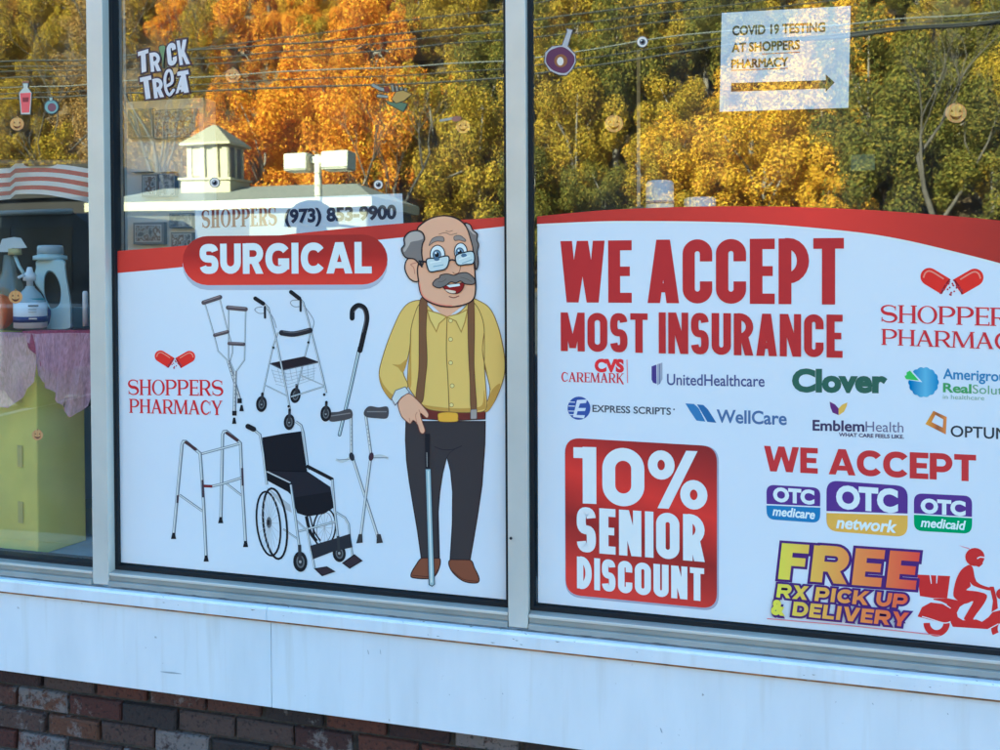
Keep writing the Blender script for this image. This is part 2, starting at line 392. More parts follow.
def outline(pc, g):
    k = pc[0]
    if k == 'bar': _, a, b, c, d = pc; return [[[(a-g, b-g), (c+g, b-g), (c+g, d+g), (a-g, d+g)]]]
    if k == 'pol': return [[pc[1]]]
    if k == 'diag':
        _, xa, ya, xb, yb, q = pc; sl = (xb-xa)/(yb-ya); gx = g*math.sqrt(1+sl*sl); q = q/2+gx
        xa -= sl*g; xb += sl*g; ya -= g; yb += g
        return [[[(xa-q, ya), (xa+q, ya), (xb+q, yb), (xb-q, yb)]]]
    if k in ('rib', 'ribw'):
        wd = [w+2*g for w in pc[2]] if k == 'ribw' else pc[2]+2*g
        L, R = ribbon(pc[1], wd, False, g); n = len(L)
        return [('strip', L, R)]
    if k == 'ring':
        _, w, t, r = pc
        def st(i):
            q = r+t/2-i
            return arc(w-i-q, 1-i-q, q, q, 0, 90)+arc(i+q, 1-i-q, q, q, 90, 180)+arc(i+q, i+q, q, q, 180, 270)+arc(w-i-q, i+q, q, q, 270, 360)
        return [[st(-g), st(t+g)[::-1]]]
    if k == 'oval':
        _, w, h, a, b = pc
        return [[arc(w/2, .5, w/2+g, .5+g, 0, 345, 23), arc(w/2, .5, w/2-a-g, .5-b-g, 0, 345, 23)[::-1]]]
    if k == 'ell':
        _, cx, cy, rx, ry, t = pc
        return [[arc(cx, cy, rx+g, ry+g, 0, 345, 23), arc(cx, cy, rx-t-g, ry-t-g, 0, 345, 23)[::-1]]]
# ================================================================== shop front
G0 = 0.0                                           # outer face of the glass
zt = lambda px, py, y=0.0: at(px, py, y).z
xt = lambda px, py, y=0.0: at(px, py, y).x
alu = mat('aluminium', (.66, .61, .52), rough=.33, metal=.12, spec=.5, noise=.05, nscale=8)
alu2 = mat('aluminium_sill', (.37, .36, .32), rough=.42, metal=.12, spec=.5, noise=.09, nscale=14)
rub = mat('black_rubber', (.012, .013, .016), rough=.6)
def white_paint():
    m = bpy.data.materials.new('white_trim_paint'); m.use_nodes = True; t = m.node_tree; b = t.nodes['Principled BSDF']
    b.inputs['Roughness'].default_value = .48; b.inputs['Specular IOR Level'].default_value = .3
    tc = t.nodes.new('ShaderNodeTexCoord'); mp = t.nodes.new('ShaderNodeMapping'); mp.inputs['Scale'].default_value = (5, 5, 1.2)
    t.links.new(tc.outputs['Object'], mp.inputs[0])
    n = t.nodes.new('ShaderNodeTexNoise'); n.inputs['Scale'].default_value = 2.5; n.inputs['Detail'].default_value = 8; t.links.new(mp.outputs[0], n.inputs['Vector'])
    n2 = t.nodes.new('ShaderNodeTexNoise'); n2.inputs['Scale'].default_value = 55; n2.inputs['Detail'].default_value = 3; t.links.new(tc.outputs['Object'], n2.inputs['Vector'])
    r = t.nodes.new('ShaderNodeValToRGB'); e = r.color_ramp.elements
    e[0].position = .25; e[0].color = (.76, .76, .76, 1); e[1].position = .62; e[1].color = (.83, .83, .83, 1); t.links.new(n.outputs[0], r.inputs[0])
    r2 = t.nodes.new('ShaderNodeValToRGB'); e = r2.color_ramp.elements
    e[0].position = .20; e[0].color = (.30, .27, .24, 1); e[1].position = .285; e[1].color = (1, 1, 1, 1); t.links.new(n2.outputs[0], r2.inputs[0])
    mx = t.nodes.new('ShaderNodeMix'); mx.data_type = 'RGBA'; mx.blend_type = 'MULTIPLY'; mx.inputs[0].default_value = 1
    t.links.new(r.outputs[0], mx.inputs[6]); t.links.new(r2.outputs[0], mx.inputs[7])
    mp3 = t.nodes.new('ShaderNodeMapping'); mp3.inputs['Scale'].default_value = (26, 26, 1.6); t.links.new(tc.outputs['Object'], mp3.inputs[0])
    n3 = t.nodes.new('ShaderNodeTexNoise'); n3.inputs['Scale'].default_value = 1.0; n3.inputs['Detail'].default_value = 6; t.links.new(mp3.outputs[0], n3.inputs['Vector'])
    r3 = t.nodes.new('ShaderNodeValToRGB'); e = r3.color_ramp.elements; e[0].position = .56; e[0].color = (1, 1, 1, 1); e[1].position = .80; e[1].color = (.88, .85, .80, 1); t.links.new(n3.outputs[0], r3.inputs[0])
    m3 = t.nodes.new('ShaderNodeMix'); m3.data_type = 'RGBA'; m3.blend_type = 'MULTIPLY'; m3.inputs[0].default_value = 1; t.links.new(mx.outputs[2], m3.inputs[6]); t.links.new(r3.outputs[0], m3.inputs[7]); t.links.new(m3.outputs[2], b.inputs['Base Color'])
    bp = t.nodes.new('ShaderNodeBump'); bp.inputs['Strength'].default_value = .25; bp.inputs['Distance'].default_value = .004; t.links.new(n.outputs[0], bp.inputs['Height']); t.links.new(bp.outputs[0], b.inputs['Normal'])
    return m
wpaint = white_paint()
rust = mat('rust_stain', (.30, .15, .07), rough=.8, noise=.5, nscale=30)
def glass_mat(name, ior, tint):
    m = bpy.data.materials.new(name); m.use_nodes = True; t = m.node_tree; t.nodes.remove(t.nodes['Principled BSDF'])
    o = t.nodes['Material Output']; mx = t.nodes.new('ShaderNodeMixShader'); f = t.nodes.new('ShaderNodeFresnel'); gq = t.nodes.new('ShaderNodeNewGeometry'); mq = t.nodes.new('ShaderNodeMapRange'); mq.inputs[3].default_value = ior; mq.inputs[4].default_value = 1/ior   # the same reflectance from both sides
    t.links.new(gq.outputs['Backfacing'], mq.inputs[0]); t.links.new(mq.outputs[0], f.inputs[0])
    a = t.nodes.new('ShaderNodeBsdfTransparent'); a.inputs[0].default_value = (*tint, 1)
    g = t.nodes.new('ShaderNodeBsdfGlossy'); g.inputs['Roughness'].default_value = 0.014
    tc = t.nodes.new('ShaderNodeTexCoord'); wv = t.nodes.new('ShaderNodeTexNoise'); wv.inputs['Scale'].default_value = 2.2; wv.inputs['Detail'].default_value = 1.0; t.links.new(tc.outputs['Object'], wv.inputs['Vector'])
    bp = t.nodes.new('ShaderNodeBump'); bp.inputs['Strength'].default_value = .5; bp.inputs['Distance'].default_value = .0016; t.links.new(wv.outputs[0], bp.inputs['Height']); t.links.new(bp.outputs[0], g.inputs['Normal']); g.inputs[0].default_value = (1, 1, 1, 1)
    t.links.new(f.outputs[0], mx.inputs[0]); t.links.new(a.outputs[0], mx.inputs[1]); t.links.new(g.outputs[0], mx.inputs[2]); 
    ds = t.nodes.new('ShaderNodeBsdfDiffuse'); ds.inputs[0].default_value = (.7, .7, .68, 1); m2 = t.nodes.new('ShaderNodeMixShader'); dn = t.nodes.new('ShaderNodeTexNoise'); dn.inputs['Scale'].default_value = 7; dn.inputs['Detail'].default_value = 8; t.links.new(tc.outputs['Object'], dn.inputs['Vector'])
    dm = t.nodes.new('ShaderNodeMapRange'); dm.inputs[1].default_value = .42; dm.inputs[2].default_value = .75; dm.inputs[3].default_value = .003; dm.inputs[4].default_value = .035; t.links.new(dn.outputs[0], dm.inputs[0])   # a film of dust
    t.links.new(dm.outputs[0], m2.inputs[0]); t.links.new(mx.outputs[0], m2.inputs[1]); t.links.new(ds.outputs[0], m2.inputs[2]); t.links.new(m2.outputs[0], o.inputs[0])
    return m
glass = glass_mat('window_glass', 2.4, (.98, .99, .99))

YF = -0.040                                        # front of the aluminium
xa0, xa1 = xt(89.2, 280, YF), xt(105.2, 280, YF)   # first mullion
xb0, xb1 = xt(506.6, 280, YF), xt(526.6, 280, YF)  # second mullion
XL, XR = xa0-1.30, xb1+1.34                        # far ends of the outer panes
z_sill = zt(500, 604.5)                            # top of the sill rail
z_bot = zt(500, 627.5, YF-.006)                    # bottom of the sill rail
z_ledge = zt(500, 646, -.072); z_board = zt(500, 738.8, -.058)
Z_TOP = EYE+1.05
front = empty('storefront_window', (0, 0, z_bot))
tag(front, 'aluminium storefront window of three tall panes above a white ledge', 'shop window')
def rail(nm, a, b, mt, bevel=.0015, par=front):
    q = MB(); q.box(a, b, mt); return q.build(nm, par, bevel)
for x0, x1 in ((xa0, xa1), (xb0, xb1)):
    q = MB(); q.box((x0, YF, z_bot+.001), (x1, .055, Z_TOP), alu); q.build('mullion', front, .0015)
for x0, x1 in ((XL-.055, XL), (XR, XR+.055)):
    q = MB(); q.box((x0, YF, z_bot+.001), (x1, .055, Z_TOP), alu); q.build('jamb', front, .0015)
panes = [(XL, xa0), (xa1, xb0), (xb1, XR)]
for x0, x1 in panes:
    q = MB(); e = .0015
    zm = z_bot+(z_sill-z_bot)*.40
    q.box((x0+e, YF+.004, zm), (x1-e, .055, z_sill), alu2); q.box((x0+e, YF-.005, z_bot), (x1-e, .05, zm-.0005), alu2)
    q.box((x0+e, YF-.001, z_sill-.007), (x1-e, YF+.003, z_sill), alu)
    q.build('sill_rail', front, .0012)
    q = MB(); q.box((x0+e, YF, Z_TOP-.05), (x1-e, .055, Z_TOP), alu); q.build('head_rail', front, .0012)
    q = MB(); w = .011                              # rubber seal round the pane
    q.box((x0, -.014, z_sill), (x0+w, .03, Z_TOP-.05), rub); q.box((x1-w, -.014, z_sill), (x1, .03, Z_TOP-.05), rub)
    q.box((x0+w, -.014, z_sill), (x1-w, .03, z_sill+.011), rub); q.box((x0+w, -.014, Z_TOP-.061), (x1-w, .03, Z_TOP-.05), rub)
    q.build('seal', front)
    q = MB(); q.add([(x0+.004, G0, z_sill+.004), (x1-.004, G0, z_sill+.004), (x1-.004, G0, Z_TOP-.054), (x0+.004, G0, Z_TOP-.054)], [(0, 1, 2, 3)], glass)
    q.build('glass_pane', front)
q = MB(); q.lathe([(.0001, 0), (.0035, 0), (.0035, .003), (.0001, .0035)], (0, 0, 0), mat('dark_screw', (.03, .03, .035), rough=.4, metal=.5), 10)
p = at(511, 538, YF); q.v = [(a+p.x, YF-.0005-c, b+p.z) for a, b, c in q.v]; q.build('screw', front)

# white ledge and board below it
jl = xt(266.5, 615, -.072); jb = xt(271, 640, -.058)
ledge = empty('window_ledge', (jl, -.02, z_ledge)); tag(ledge, 'narrow white painted ledge board directly under the aluminium sill', 'window ledge')
for a, b in ((XL-.3, jl-.0008), (jl+.0008, XR+.3)):
    q = MB(); zt_ = z_bot-.001; pr = [(-.072, z_ledge), (-.072, z_ledge+.030), (-.066, z_ledge+.034), (-.044, zt_-.002), (.0, zt_), (.0, z_ledge)]
    q.extrude(pr, lambda p, k, a=a, b=b: (a if k == 0 else b, p[0], p[1]), wpaint); q.build('ledge_board', ledge, .0008, True)
fas = empty('fascia_board', (jb, -.02, z_board)); tag(fas, 'tall white painted board between the window ledge and the brick base', 'trim board')
for a, b, y in ((XL-.3, jb-.001, -.0575), (jb+.001, XR+.3, -.058)):
    q = MB(); q.box((a, y, z_board), (b, .0, z_ledge-.0068), wpaint); q.build('board_panel', fas, .001)
q = MB(); q.box((XL-.3, -.0665, z_ledge-.0066), (XR+.3, -.0, z_ledge-.0002), rust); q.build('rusty_joint', fas)
grime = mat('grime', (.14, .13, .12), rough=.9, noise=.5, nscale=30); rg_ = random.Random(8)
q = MB(); vs = []; x = XL-.25
while x < XR+.25:
    h_ = rg_.choice((.0006, .0010, .0016, .0026)); vs += [Vector((x, YF-.0085, z_bot-.0015)), Vector((x, YF-.0055, z_bot+h_))]; x += rg_.uniform(.008, .05)
q.add(vs, [(2*i, 2*i+2, 2*i+3, 2*i+1) for i in range(len(vs)//2-1)], grime)
q.build('dirt_line', ledge)
for i in range(46):
    px = rg_.uniform(150, 1000); t_ = (px-500)/500; a = 629+t_*53.5; b = 644.5+t_*57.5; f = rg_.random()**1.7
    c = (px, a+(b-a)*f); L_ = rg_.uniform(.5, 2.4); s = Ink(-.0742+.0*f); s.poly([c, (c[0]+L_*rg_.uniform(.6, 2.5), c[1]+L_*.3), (c[0]+L_*.8, c[1]+L_*.55)], mat('dirt_speck', (.30, .28, .25), rough=.9), False); s.y = -.0742; s.build('dirt_speck', ledge)
scr = mat('scuff', (.42, .43, .44), rough=.7)
for (px, py, dx, dy) in ((367.5, 650, 1.5, 4.5), (380, 649.5, 1, 5), (160, 671.5, 22, 2.5), (660, 728, 2.5, 5), (145, 647, 1.2, 1.2), (502, 693, 1.4, 1.6), (947, 713, 1.6, 1.8), (872, 703, 1.6, 1.8)):
    s = Ink(-.0585); s.poly([(px, py), (px+dx*.55, py+dy*.2), (px+dx, py+dy), (px+dx*.4, py+dy*.75)], scr, True); s.build('scuff_mark', fas)

# ------------------------------------------------------------------ brick base
def brick_mat():
    m = bpy.data.materials.new('old_brick'); m.use_nodes = True; t = m.node_tree; b = t.nodes['Principled BSDF']
    b.inputs['Roughness'].default_value = .85
    g = t.nodes.new('ShaderNodeNewGeometry'); tc = t.nodes.new('ShaderNodeTexCoord')
    r = t.nodes.new('ShaderNodeValToRGB'); r.color_ramp.interpolation = 'CONSTANT'; e = r.color_ramp.elements
    cols = [(.062, .017, .010), (.088, .027, .014), (.034, .013, .010), (.066, .034, .024), (.048, .017, .012), (.095, .036, .016), (.070, .040, .030), (.030, .018, .015), (.075, .027, .016)]
    while len(e) < len(cols): e.new(.5)
    for i, c in enumerate(cols): e[i].position = i/len(cols); e[i].color = (*c, 1)
    t.links.new(g.outputs['Random Per Island'], r.inputs[0])
    n = t.nodes.new('ShaderNodeTexNoise'); n.inputs['Scale'].default_value = 26; n.inputs['Detail'].default_value = 9; n.inputs['Roughness'].default_value = .7
    t.links.new(tc.outputs['Object'], n.inputs['Vector'])
    ad = t.nodes.new('ShaderNodeMath'); ad.operation = 'MULTIPLY_ADD'; ad.inputs[1].default_value = 7.31; ad.inputs[2].default_value = .0
    t.links.new(g.outputs['Random Per Island'], ad.inputs[0]); fr = t.nodes.new('ShaderNodeMath'); fr.operation = 'FRACT'; t.links.new(ad.outputs[0], fr.inputs[0])
    mr = t.nodes.new('ShaderNodeMapRange'); mr.inputs[1].default_value = .40; mr.inputs[2].default_value = 1.0; mr.inputs[3].default_value = -.20; mr.inputs[4].default_value = .14
    t.links.new(fr.outputs[0], mr.inputs[0])
    sm = t.nodes.new('ShaderNodeMath'); sm.operation = 'ADD'; t.links.new(n.outputs[0], sm.inputs[0]); t.links.new(mr.outputs[0], sm.inputs[1])
    wr = t.nodes.new('ShaderNodeMapRange'); wr.inputs[1].default_value = .46; wr.inputs[2].default_value = .56; t.links.new(sm.outputs[0], wr.inputs[0])
    mx = t.nodes.new('ShaderNodeMix'); mx.data_type = 'RGBA'; t.links.new(wr.outputs[0], mx.inputs[0]); t.links.new(r.outputs[0], mx.inputs[6]); mx.inputs[7].default_value = (.17, .135, .12, 1)
    d = t.nodes.new('ShaderNodeTexNoise'); d.inputs['Scale'].default_value = 90; d.inputs['Detail'].default_value = 4; t.links.new(tc.outputs['Object'], d.inputs['Vector'])
    dr = t.nodes.new('ShaderNodeMapRange'); dr.inputs[1].default_value = .30; dr.inputs[2].default_value = .46; dr.inputs[3].default_value = .3; dr.inputs[4].default_value = 1.0; t.links.new(d.outputs[0], dr.inputs[0])
    v = t.nodes.new('ShaderNodeVectorMath'); v.operation = 'SCALE'; t.links.new(mx.outputs[2], v.inputs[0]); t.links.new(dr.outputs[0], v.inputs['Scale']); t.links.new(v.outputs[0], b.inputs['Base Color'])
    bp = t.nodes.new('ShaderNodeBump'); bp.inputs['Strength'].default_value = .7; bp.inputs['Distance'].default_value = .006; t.links.new(d.outputs[0], bp.inputs['Height']); t.links.new(bp.outputs[0], b.inputs['Normal'])
    return m
mortar = mat('mortar', (.062, .054, .047), rough=.95, noise=.35, nscale=40, bump=.6, bscale=120)
bm_ = brick_mat(); rnd = random.Random(5)
bw = empty('brick_wall', (0, .05, 0)); tag(bw, 'low base wall of weathered red and whitewashed brick under the white board', 'brick wall')
q = MB(); q.box((XL-.4, .012, 0), (XR+.4, .22, z_ledge-.03), mortar); q.build('mortar_bed', bw)
q = MB(); ph, pw = .067, .182; zrow = zt(100, 697.2, 0)
row0 = zrow-ph*math.floor(zrow/ph)
r_ = -1
while True:
    z0 = row0+(r_)*ph; r_ += 1
    if z0 > z_ledge-.06: break
    x = XL-.4-(pw/2 if r_ % 2 else 0)+rnd.uniform(-.01, .01)+.044
    while x < XR+.4:
        L = pw-.013+rnd.uniform(-.006, .006); j = lambda s=.0018: rnd.uniform(-s, s)
        y = rnd.uniform(-.003, .003); zb = max(.002, z0+.006+j()); ztp = z0+ph-.006+j()
        if ztp > zb+.01:
            c = [(x+j(), y+j(), zb), (x+L+j(), y+j(), zb+j()), (x+L+j(), y+j(), ztp+j()), (x+j(), y+j(), ztp)]
            ins = [(p[0]+(.004 if i in (0, 3) else -.004), p[1]-.005, p[2]+(.004 if i < 2 else -.004)) for i, p in enumerate(c)]
            bk = [(p[0], .03, p[2]) for p in c]
            q.add(ins+c+bk, [(0, 1, 2, 3)]+[(4+i, 4+(i+1) % 4, (i+1) % 4, i) for i in range(4)]+[(8+i, 8+(i+1) % 4, 4+(i+1) % 4, 4+i) for i in range(4)], bm_)
        x += pw
q.build('brick_courses', bw)

# ------------------------------------------------------------------ the building round the window
bld = empty('shop_building', (0, 5, 0)); tag(bld, 'pharmacy shop building that holds the storefront window', 'building')
sid = mat('building_render', (.55, .54, .52), rough=.8, noise=.06, nscale=3); dk = mat('interior_wall', (.07, .07, .075), rough=.9, noise=.1, nscale=2)
flr = mat('interior_floor', (.05, .048, .045), rough=.5); ceil_m = mat('interior_ceiling', (.30, .30, .29), rough=.9)
BH, BD = 5.4, 11.0
q = MB(); q.box((-9, .06, Z_TOP+.0), (9, .26, BH), sid); q.build('upper_wall', bld)
for a, b in ((-9, XL-.4), (XR+.4, 9)):
    q = MB(); q.box((a, .06, 0), (b, .26, Z_TOP-.001), sid); q.build('front_wall', bld)
for a, b in ((XL-.4, XL-.056), (XR+.056, XR+.4)):
    q = MB(); q.box((a, .06, z_bot), (b, .26, Z_TOP-.001), sid); q.build('wall_pier', bld)
for a in (-9.2, 9):
    q = MB(); q.box((a, .06, 0), (a+.2, BD, BH), sid); q.build('side_wall', bld)
q = MB(); q.box((-9, BD, 0), (9, BD+.2, BH), sid); q.build('back_wall', bld)
q = MB(); q.box((-9.3, .02, BH), (9.3, BD+.3, BH+.25), mat('roofing', (.08, .08, .08), rough=.9)); q.build('roof', bld)
q = MB(); q.box((-9, .26, 3.0), (9, BD, 3.1), ceil_m); q.build('ceiling', bld)
q = MB(); q.box((-9, .23, .0), (9, BD, .06), flr); q.build('floor', bld)
q = MB(); q.box((-9, 3.6, .06), (9, 3.7, 3.0), dk); q.build('partition_wall', bld)
# ================================================================== printed films on the glass
YV = -0.0030
RED, REDD, REDL = (172, 56, 58), (128, 42, 47), (196, 64, 60)
film_m = mat('white_vinyl', (.84, .84, .84), rough=.28, spec=.35, noise=.018, nscale=1.4, bump=.10, bscale=11)
def film(pts, root, y=YV):
    s = Ink(y); s.raw([[s.w(p) for p in pts]], film_m)
    n = len(s.v); s.v += [(a, y+.0012, c) for a, b, c in s.v]      # the film's own thickness
    k = s.mi(film_m)
    for i in range(n): s.f.append([i, (i+1) % n, n+(i+1) % n, n+i][::-1]); s.m.append(k); s.sm.append(False)
    return s.build('film', root)
def part(s, nm, root, label=None):
    o = s.build(nm, root)
    if label: o['label'] = label
    return o
left = empty('window_decal', at(312, 592, YV))
tag(left, 'white window film showing mobility aids and an elderly man under a SURGICAL badge', 'window graphic')
bandL_t = catmull([(117.5, 251), (180, 246), (240, 239.5), (296, 233.6), (345, 228.5), (390, 224.3), (440, 221), (480, 218.8), (506.9, 216.8)], 4, False)
bandL_b = catmull([(117.5, 273), (182, 267), (250, 257.5), (340, 244.5), (390, 238.6), (440, 233.5), (480, 229), (506.9, 226)], 4, False)
film([(117.8, 262)]+bandL_t[1:-1]+[(506.9, 217.5), (508.6, 599.8), (119.2, 562.1)], left)
s = Ink(YV-.0003); s.poly([p for p in bandL_t]+bandL_b[::-1], grad('band_red', 'X', xt(118, 240), xt(507, 240), [(0, (176, 60, 58)), (.35, (190, 66, 60)), (.7, (160, 56, 56)), (1, (178, 66, 62))]), False); part(s, 'red_band', left)
# --- badge
s = Ink(YV-.0005)
s.stroke([(208, 264.5), (362, 264)], 51, (165, 180, 212), False); s.ell((208, 264.5), 25.5, 25.5, (165, 180, 212)); s.ell((362, 264), 25.5, 25.5, (165, 180, 212))
zr = (zt(280, 285), zt(280, 235))
gb = grad('badge_red', 'Z', zr[0], zr[1], [(0, (196, 66, 60)), (.3, (182, 56, 54)), (.6, (150, 46, 48)), (1, (138, 50, 50))])
pts = arc(362.3, 259.6, 25.2, 25.0, -90, 90, 14)+arc(207.8, 260.6, 25.2, 24.6, 90, 270, 14)
s.poly(pts, gb, False); badge = part(s, 'badge', left)
s = Ink(YV-.0009); s.caps('SURGICAL', (199.8, 274), (371.8, 273.4), 30, (212, 224, 246), t=.245, ht=.22, gap=.07, wd={'C': 1.10, 'G': 1.14, 'A': 1.20, 'U': 1.02, 'L': .78}); part(s, 'lettering', badge)
# --- capsule logo
def capsules(s, cl, cr, a, b, ll, k):
    red, dark, lite = (196, 50, 48), (122, 32, 44), (226, 140, 132)
    for c, sg in ((cl, 1), (cr, -1)):
        ang = math.radians(a if sg > 0 else b)
        def T(u, v): return (c[0]+sg*(u*math.cos(ang)-v*math.sin(ang)), c[1]+u*math.sin(ang)+v*math.cos(ang))
        R_ = k*.5; pts = [T(ll/2, -R_), T(ll/2+k*.06, -R_*.3), T(ll/2+k*.06, R_*.3), T(ll/2, R_), T(-ll/2+R_, R_)]
        pts += [T(-ll/2+R_+R_*math.cos(math.radians(q)), R_*math.sin(math.radians(q))) for q in range(90, 271, 15)][1:]+[T(-ll/2+R_, -R_)]
        s.poly(pts, red, False); s.stroke([T(ll/2, -R_*.95), T(ll/2-k*.05, 0), T(ll/2, R_*.95)], k*.10, dark)
        s.stroke([T(ll*.30, -R_*.62), T(-ll*.22, -R_*.62), T(-ll/2+R_*.42, -R_*.2), T(-ll/2+R_*.5, R_*.45)], k*.085, lite)
    rn = random.Random(3); mx, my = (cl[0]+cr[0])/2, max(cl[1], cr[1])
    for i in range(26):
        q = rn.random(); s.ell((mx+(rn.random()-.5)*k*(.3+1.5*q), my+k*(.0+q*.85)), k*.055, k*.055, (150, 60, 84), n=8)
s = Ink(YV-.0004); capsules(s, (163.4, 358.0), (186.4, 358.4), 32, 30, 18.6, 11.6); part(s, 'capsule_logo', left)
s = Ink(YV-.0004); s.caps('SHOPPERS', (128, 395), (223.3, 396), 15.6, (178, 42, 56), style='serif'); s.caps('PHARMACY', (129.2, 412.8), (222.6, 415.2), 14, (178, 42, 56), style='serif'); part(s, 'logo_lettering', left)

# --- drawn aids
K_, GR, GD, MID = (34, 36, 44), (158, 176, 200), (98, 108, 126), (82, 78, 90)
def tubing(s, pts, w, c=GR, smooth=False, edge=(84, 96, 116)):
    s.stroke(pts, w, edge, smooth); s.stroke([(x-w*.08, y) for x, y in pts], w*.66, c, smooth); s.stroke([(x-w*.14, y) for x, y in pts], w*.22, (206, 220, 238), smooth)
s = Ink(YV-.0004, (180, 280, 5))
for pts in ([(125, 120), (172, 280), (190, 355), (240, 405)], [(200, 100), (240, 260), (262, 330), (262, 362), (250, 405)], [(243, 150), (242, 390), (272, 460)], [(328, 150), (322, 400), (280, 458)]): tubing(s, pts, 7, smooth=False)
tubing(s, [(240, 403), (270, 500), (300, 600)], 15, (150, 160, 178)); tubing(s, [(276, 455), (274, 560), (272, 660)], 17, (160, 170, 188))
for k in range(9): s.ell((244+k*5.5, 420+k*19), 2.4, 2.4, GD, n=8); s.ell((275-k*.3, 475+k*19), 2.4, 2.4, GD, n=8)
for a, b, w in (((118, 113), (200, 86), 22), ((240, 138), (328, 146), 22), ((174, 276), (238, 259), 18), ((246, 317), (318, 321), 18)):
    s.stroke([a, b], w, MID, False, rnd=True); s.stroke([(a[0], a[1]-w*.22), (b[0], b[1]-w*.22)], w*.25, (128, 124, 136), False)
for p in ((298, 604), (272, 666)): s.stroke([(p[0], p[1]-12), (p[0], p[1]+12)], 22, K_, False)
for p in ((308, 640), (271, 703)): s.poly([(p[0]-5, p[1]-15), (p[0]+5, p[1]-15), (p[0]+11, p[1]+16), (p[0]-11, p[1]+16)], K_, False)
part(s, 'crutches_print', left, 'pair of underarm crutches')
# rollator
s = Ink(YV-.0004, (240, 280, 5))
for pts, w in (([(190, 262), (165, 330), (110, 585)], 8), ([(352, 262), (340, 320), (284, 540)], 8), ([(300, 475), (425, 530)], 5)): tubing(s, pts, w)
def wheel(s, c, rx, ry, rot=0):
    s.ell(c, rx, ry, K_, rot); s.ell((c[0]+1, c[1]), rx*.58, ry*.62, (96, 104, 118), rot); s.ell((c[0]+1, c[1]), rx*.40, ry*.46, (52, 56, 66), rot); s.ell(c, rx*.18, ry*.16, (150, 160, 176), rot)
wheel(s, (277, 577), 26, 39, 8); s.stroke([(284, 520), (283, 580)], 14, (52, 56, 66), False)
for x in range(8): s.stroke([(158+x*30, 446-x*3), (180+x*27, 512-x*2)], 2, (150, 166, 190), False)
for y in range(5): s.stroke([(158+y*5, 452+y*17), (240+y, 470+y*17), (382-y*4, 440+y*14)], 2, (150, 166, 190), False)
tubing(s, [(125, 525), (240, 582)], 6); tubing(s, [(255, 584), (425, 530)], 7)
s.poly([(150, 416), (320, 382), (394, 409), (216, 448)], (40, 38, 48), False); s.stroke([(150, 418), (216, 450), (394, 411)], 5, (86, 92, 108), False)
for pts in ([(120, 116), (142, 140), (175, 270), (210, 440), (250, 645)], [(298, 92), (316, 112), (347, 222), (395, 410), (432, 565)]): tubing(s, pts, 9)
for pts in ([(130, 140), (166, 190), (182, 240)], [(320, 128), (368, 200), (362, 245)], [(112, 134), (84, 138), (74, 150), (94, 166), (122, 166)], [(294, 100), (262, 102), (252, 116), (270, 133), (298, 133)]): s.stroke(pts, 3.2, (122, 134, 154))
s.stroke([(124, 135), (125, 188)], 11, (42, 44, 54), False, rnd=True); s.stroke([(303, 98), (303, 154)], 11, (42, 44, 54), False, rnd=True)
s.stroke([(76, 92), (116, 118)], 20, K_, False, rnd=True); s.stroke([(255, 60), (296, 92)], 20, K_, False, rnd=True)
s.stroke([(208, 264), (270, 270), (350, 252)], 27, (44, 46, 56), rnd=True); s.stroke([(215, 258), (270, 263), (345, 246)], 5, (88, 92, 106))
for c, f in (((107, 620), (112, 570)), ((246, 710), (248, 650)), ((429, 668), (432, 612))):
    wheel(s, c, 27, 40, 4); s.stroke([f, (c[0], c[1])], 13, (56, 60, 70), False); s.ell(f, 7, 8, K_)
s.ell((167, 338), 6, 6, K_); s.ell((342, 312), 6, 6, K_); s.ell((421, 573), 6, 7, K_); s.ell((243, 632), 6, 7, K_)
part(s, 'rollator_print', left, 'four-wheeled rollator with a basket and a seat')
# cane
s = Ink(YV-.0004, (310, 290, 2.778)); s.stroke([(138, 160), (110, 285), (82, 402)], 10, (60, 74, 96), False, rnd=True); s.stroke([(138, 160), (110, 285), (82, 402)], 6.2, (142, 168, 192), False, rnd=True); s.stroke([(135.6, 165), (109, 280), (81, 400)], 1.8, (214, 228, 242), False)
s.stroke([(117, 78), (119, 55), (134, 43), (152, 52), (158, 80), (150, 120), (139, 168)], 14, K_, rnd=True); s.stroke([(121, 62), (135, 49), (148, 56), (153, 82), (146, 118)], 2.5, (98, 100, 112))
part(s, 'cane_print', left, 'walking stick with a black crook handle')
# forearm crutches
s = Ink(YV-.0006, (310, 290, 2.778))
for pts in ([(114, 350), (115, 455)], [(155, 350), (170, 460)], [(115, 455), (190, 690)], [(170, 455), (140, 690)]): tubing(s, pts, 8, (176, 190, 208))
for k in range(6): s.ell((115, 375+k*11), 1.3, 1.3, GD, n=6); s.ell((158+k*1.5, 375+k*11), 1.3, 1.3, GD, n=6)
s.stroke([(72, 471), (90, 476), (112, 466)], 7, (182, 198, 216)); s.stroke([(172, 464), (195, 460), (218, 468)], 7, (182, 198, 216)); s.stroke([(76, 472), (110, 470)], 1.6, GD, False); s.stroke([(176, 466), (216, 466)], 1.6, GD, False)
s.poly([(54, 342), (80, 338), (108, 330), (118, 340), (114, 356), (80, 364), (55, 364)], (74, 76, 86)); s.poly([(150, 338), (164, 323), (190, 326), (216, 325), (215, 355), (185, 356), (155, 352)], (74, 76, 86))
s.stroke([(58, 350), (112, 342)], 3, (122, 126, 138), False); s.stroke([(158, 338), (213, 338)], 3, (122, 126, 138), False)
s.ell((116, 463), 7, 12, (48, 52, 66), -15); s.ell((170, 463), 7, 12, (64, 50, 66), 10)
for x, y, d in ((139, 692, -4), (192, 692, 4)): s.poly([(x-5-d*.3, y-14), (x+5-d*.3, y-14), (x+9+d*.4, y+10), (x-9+d*.4, y+12)], (58, 60, 68), False)
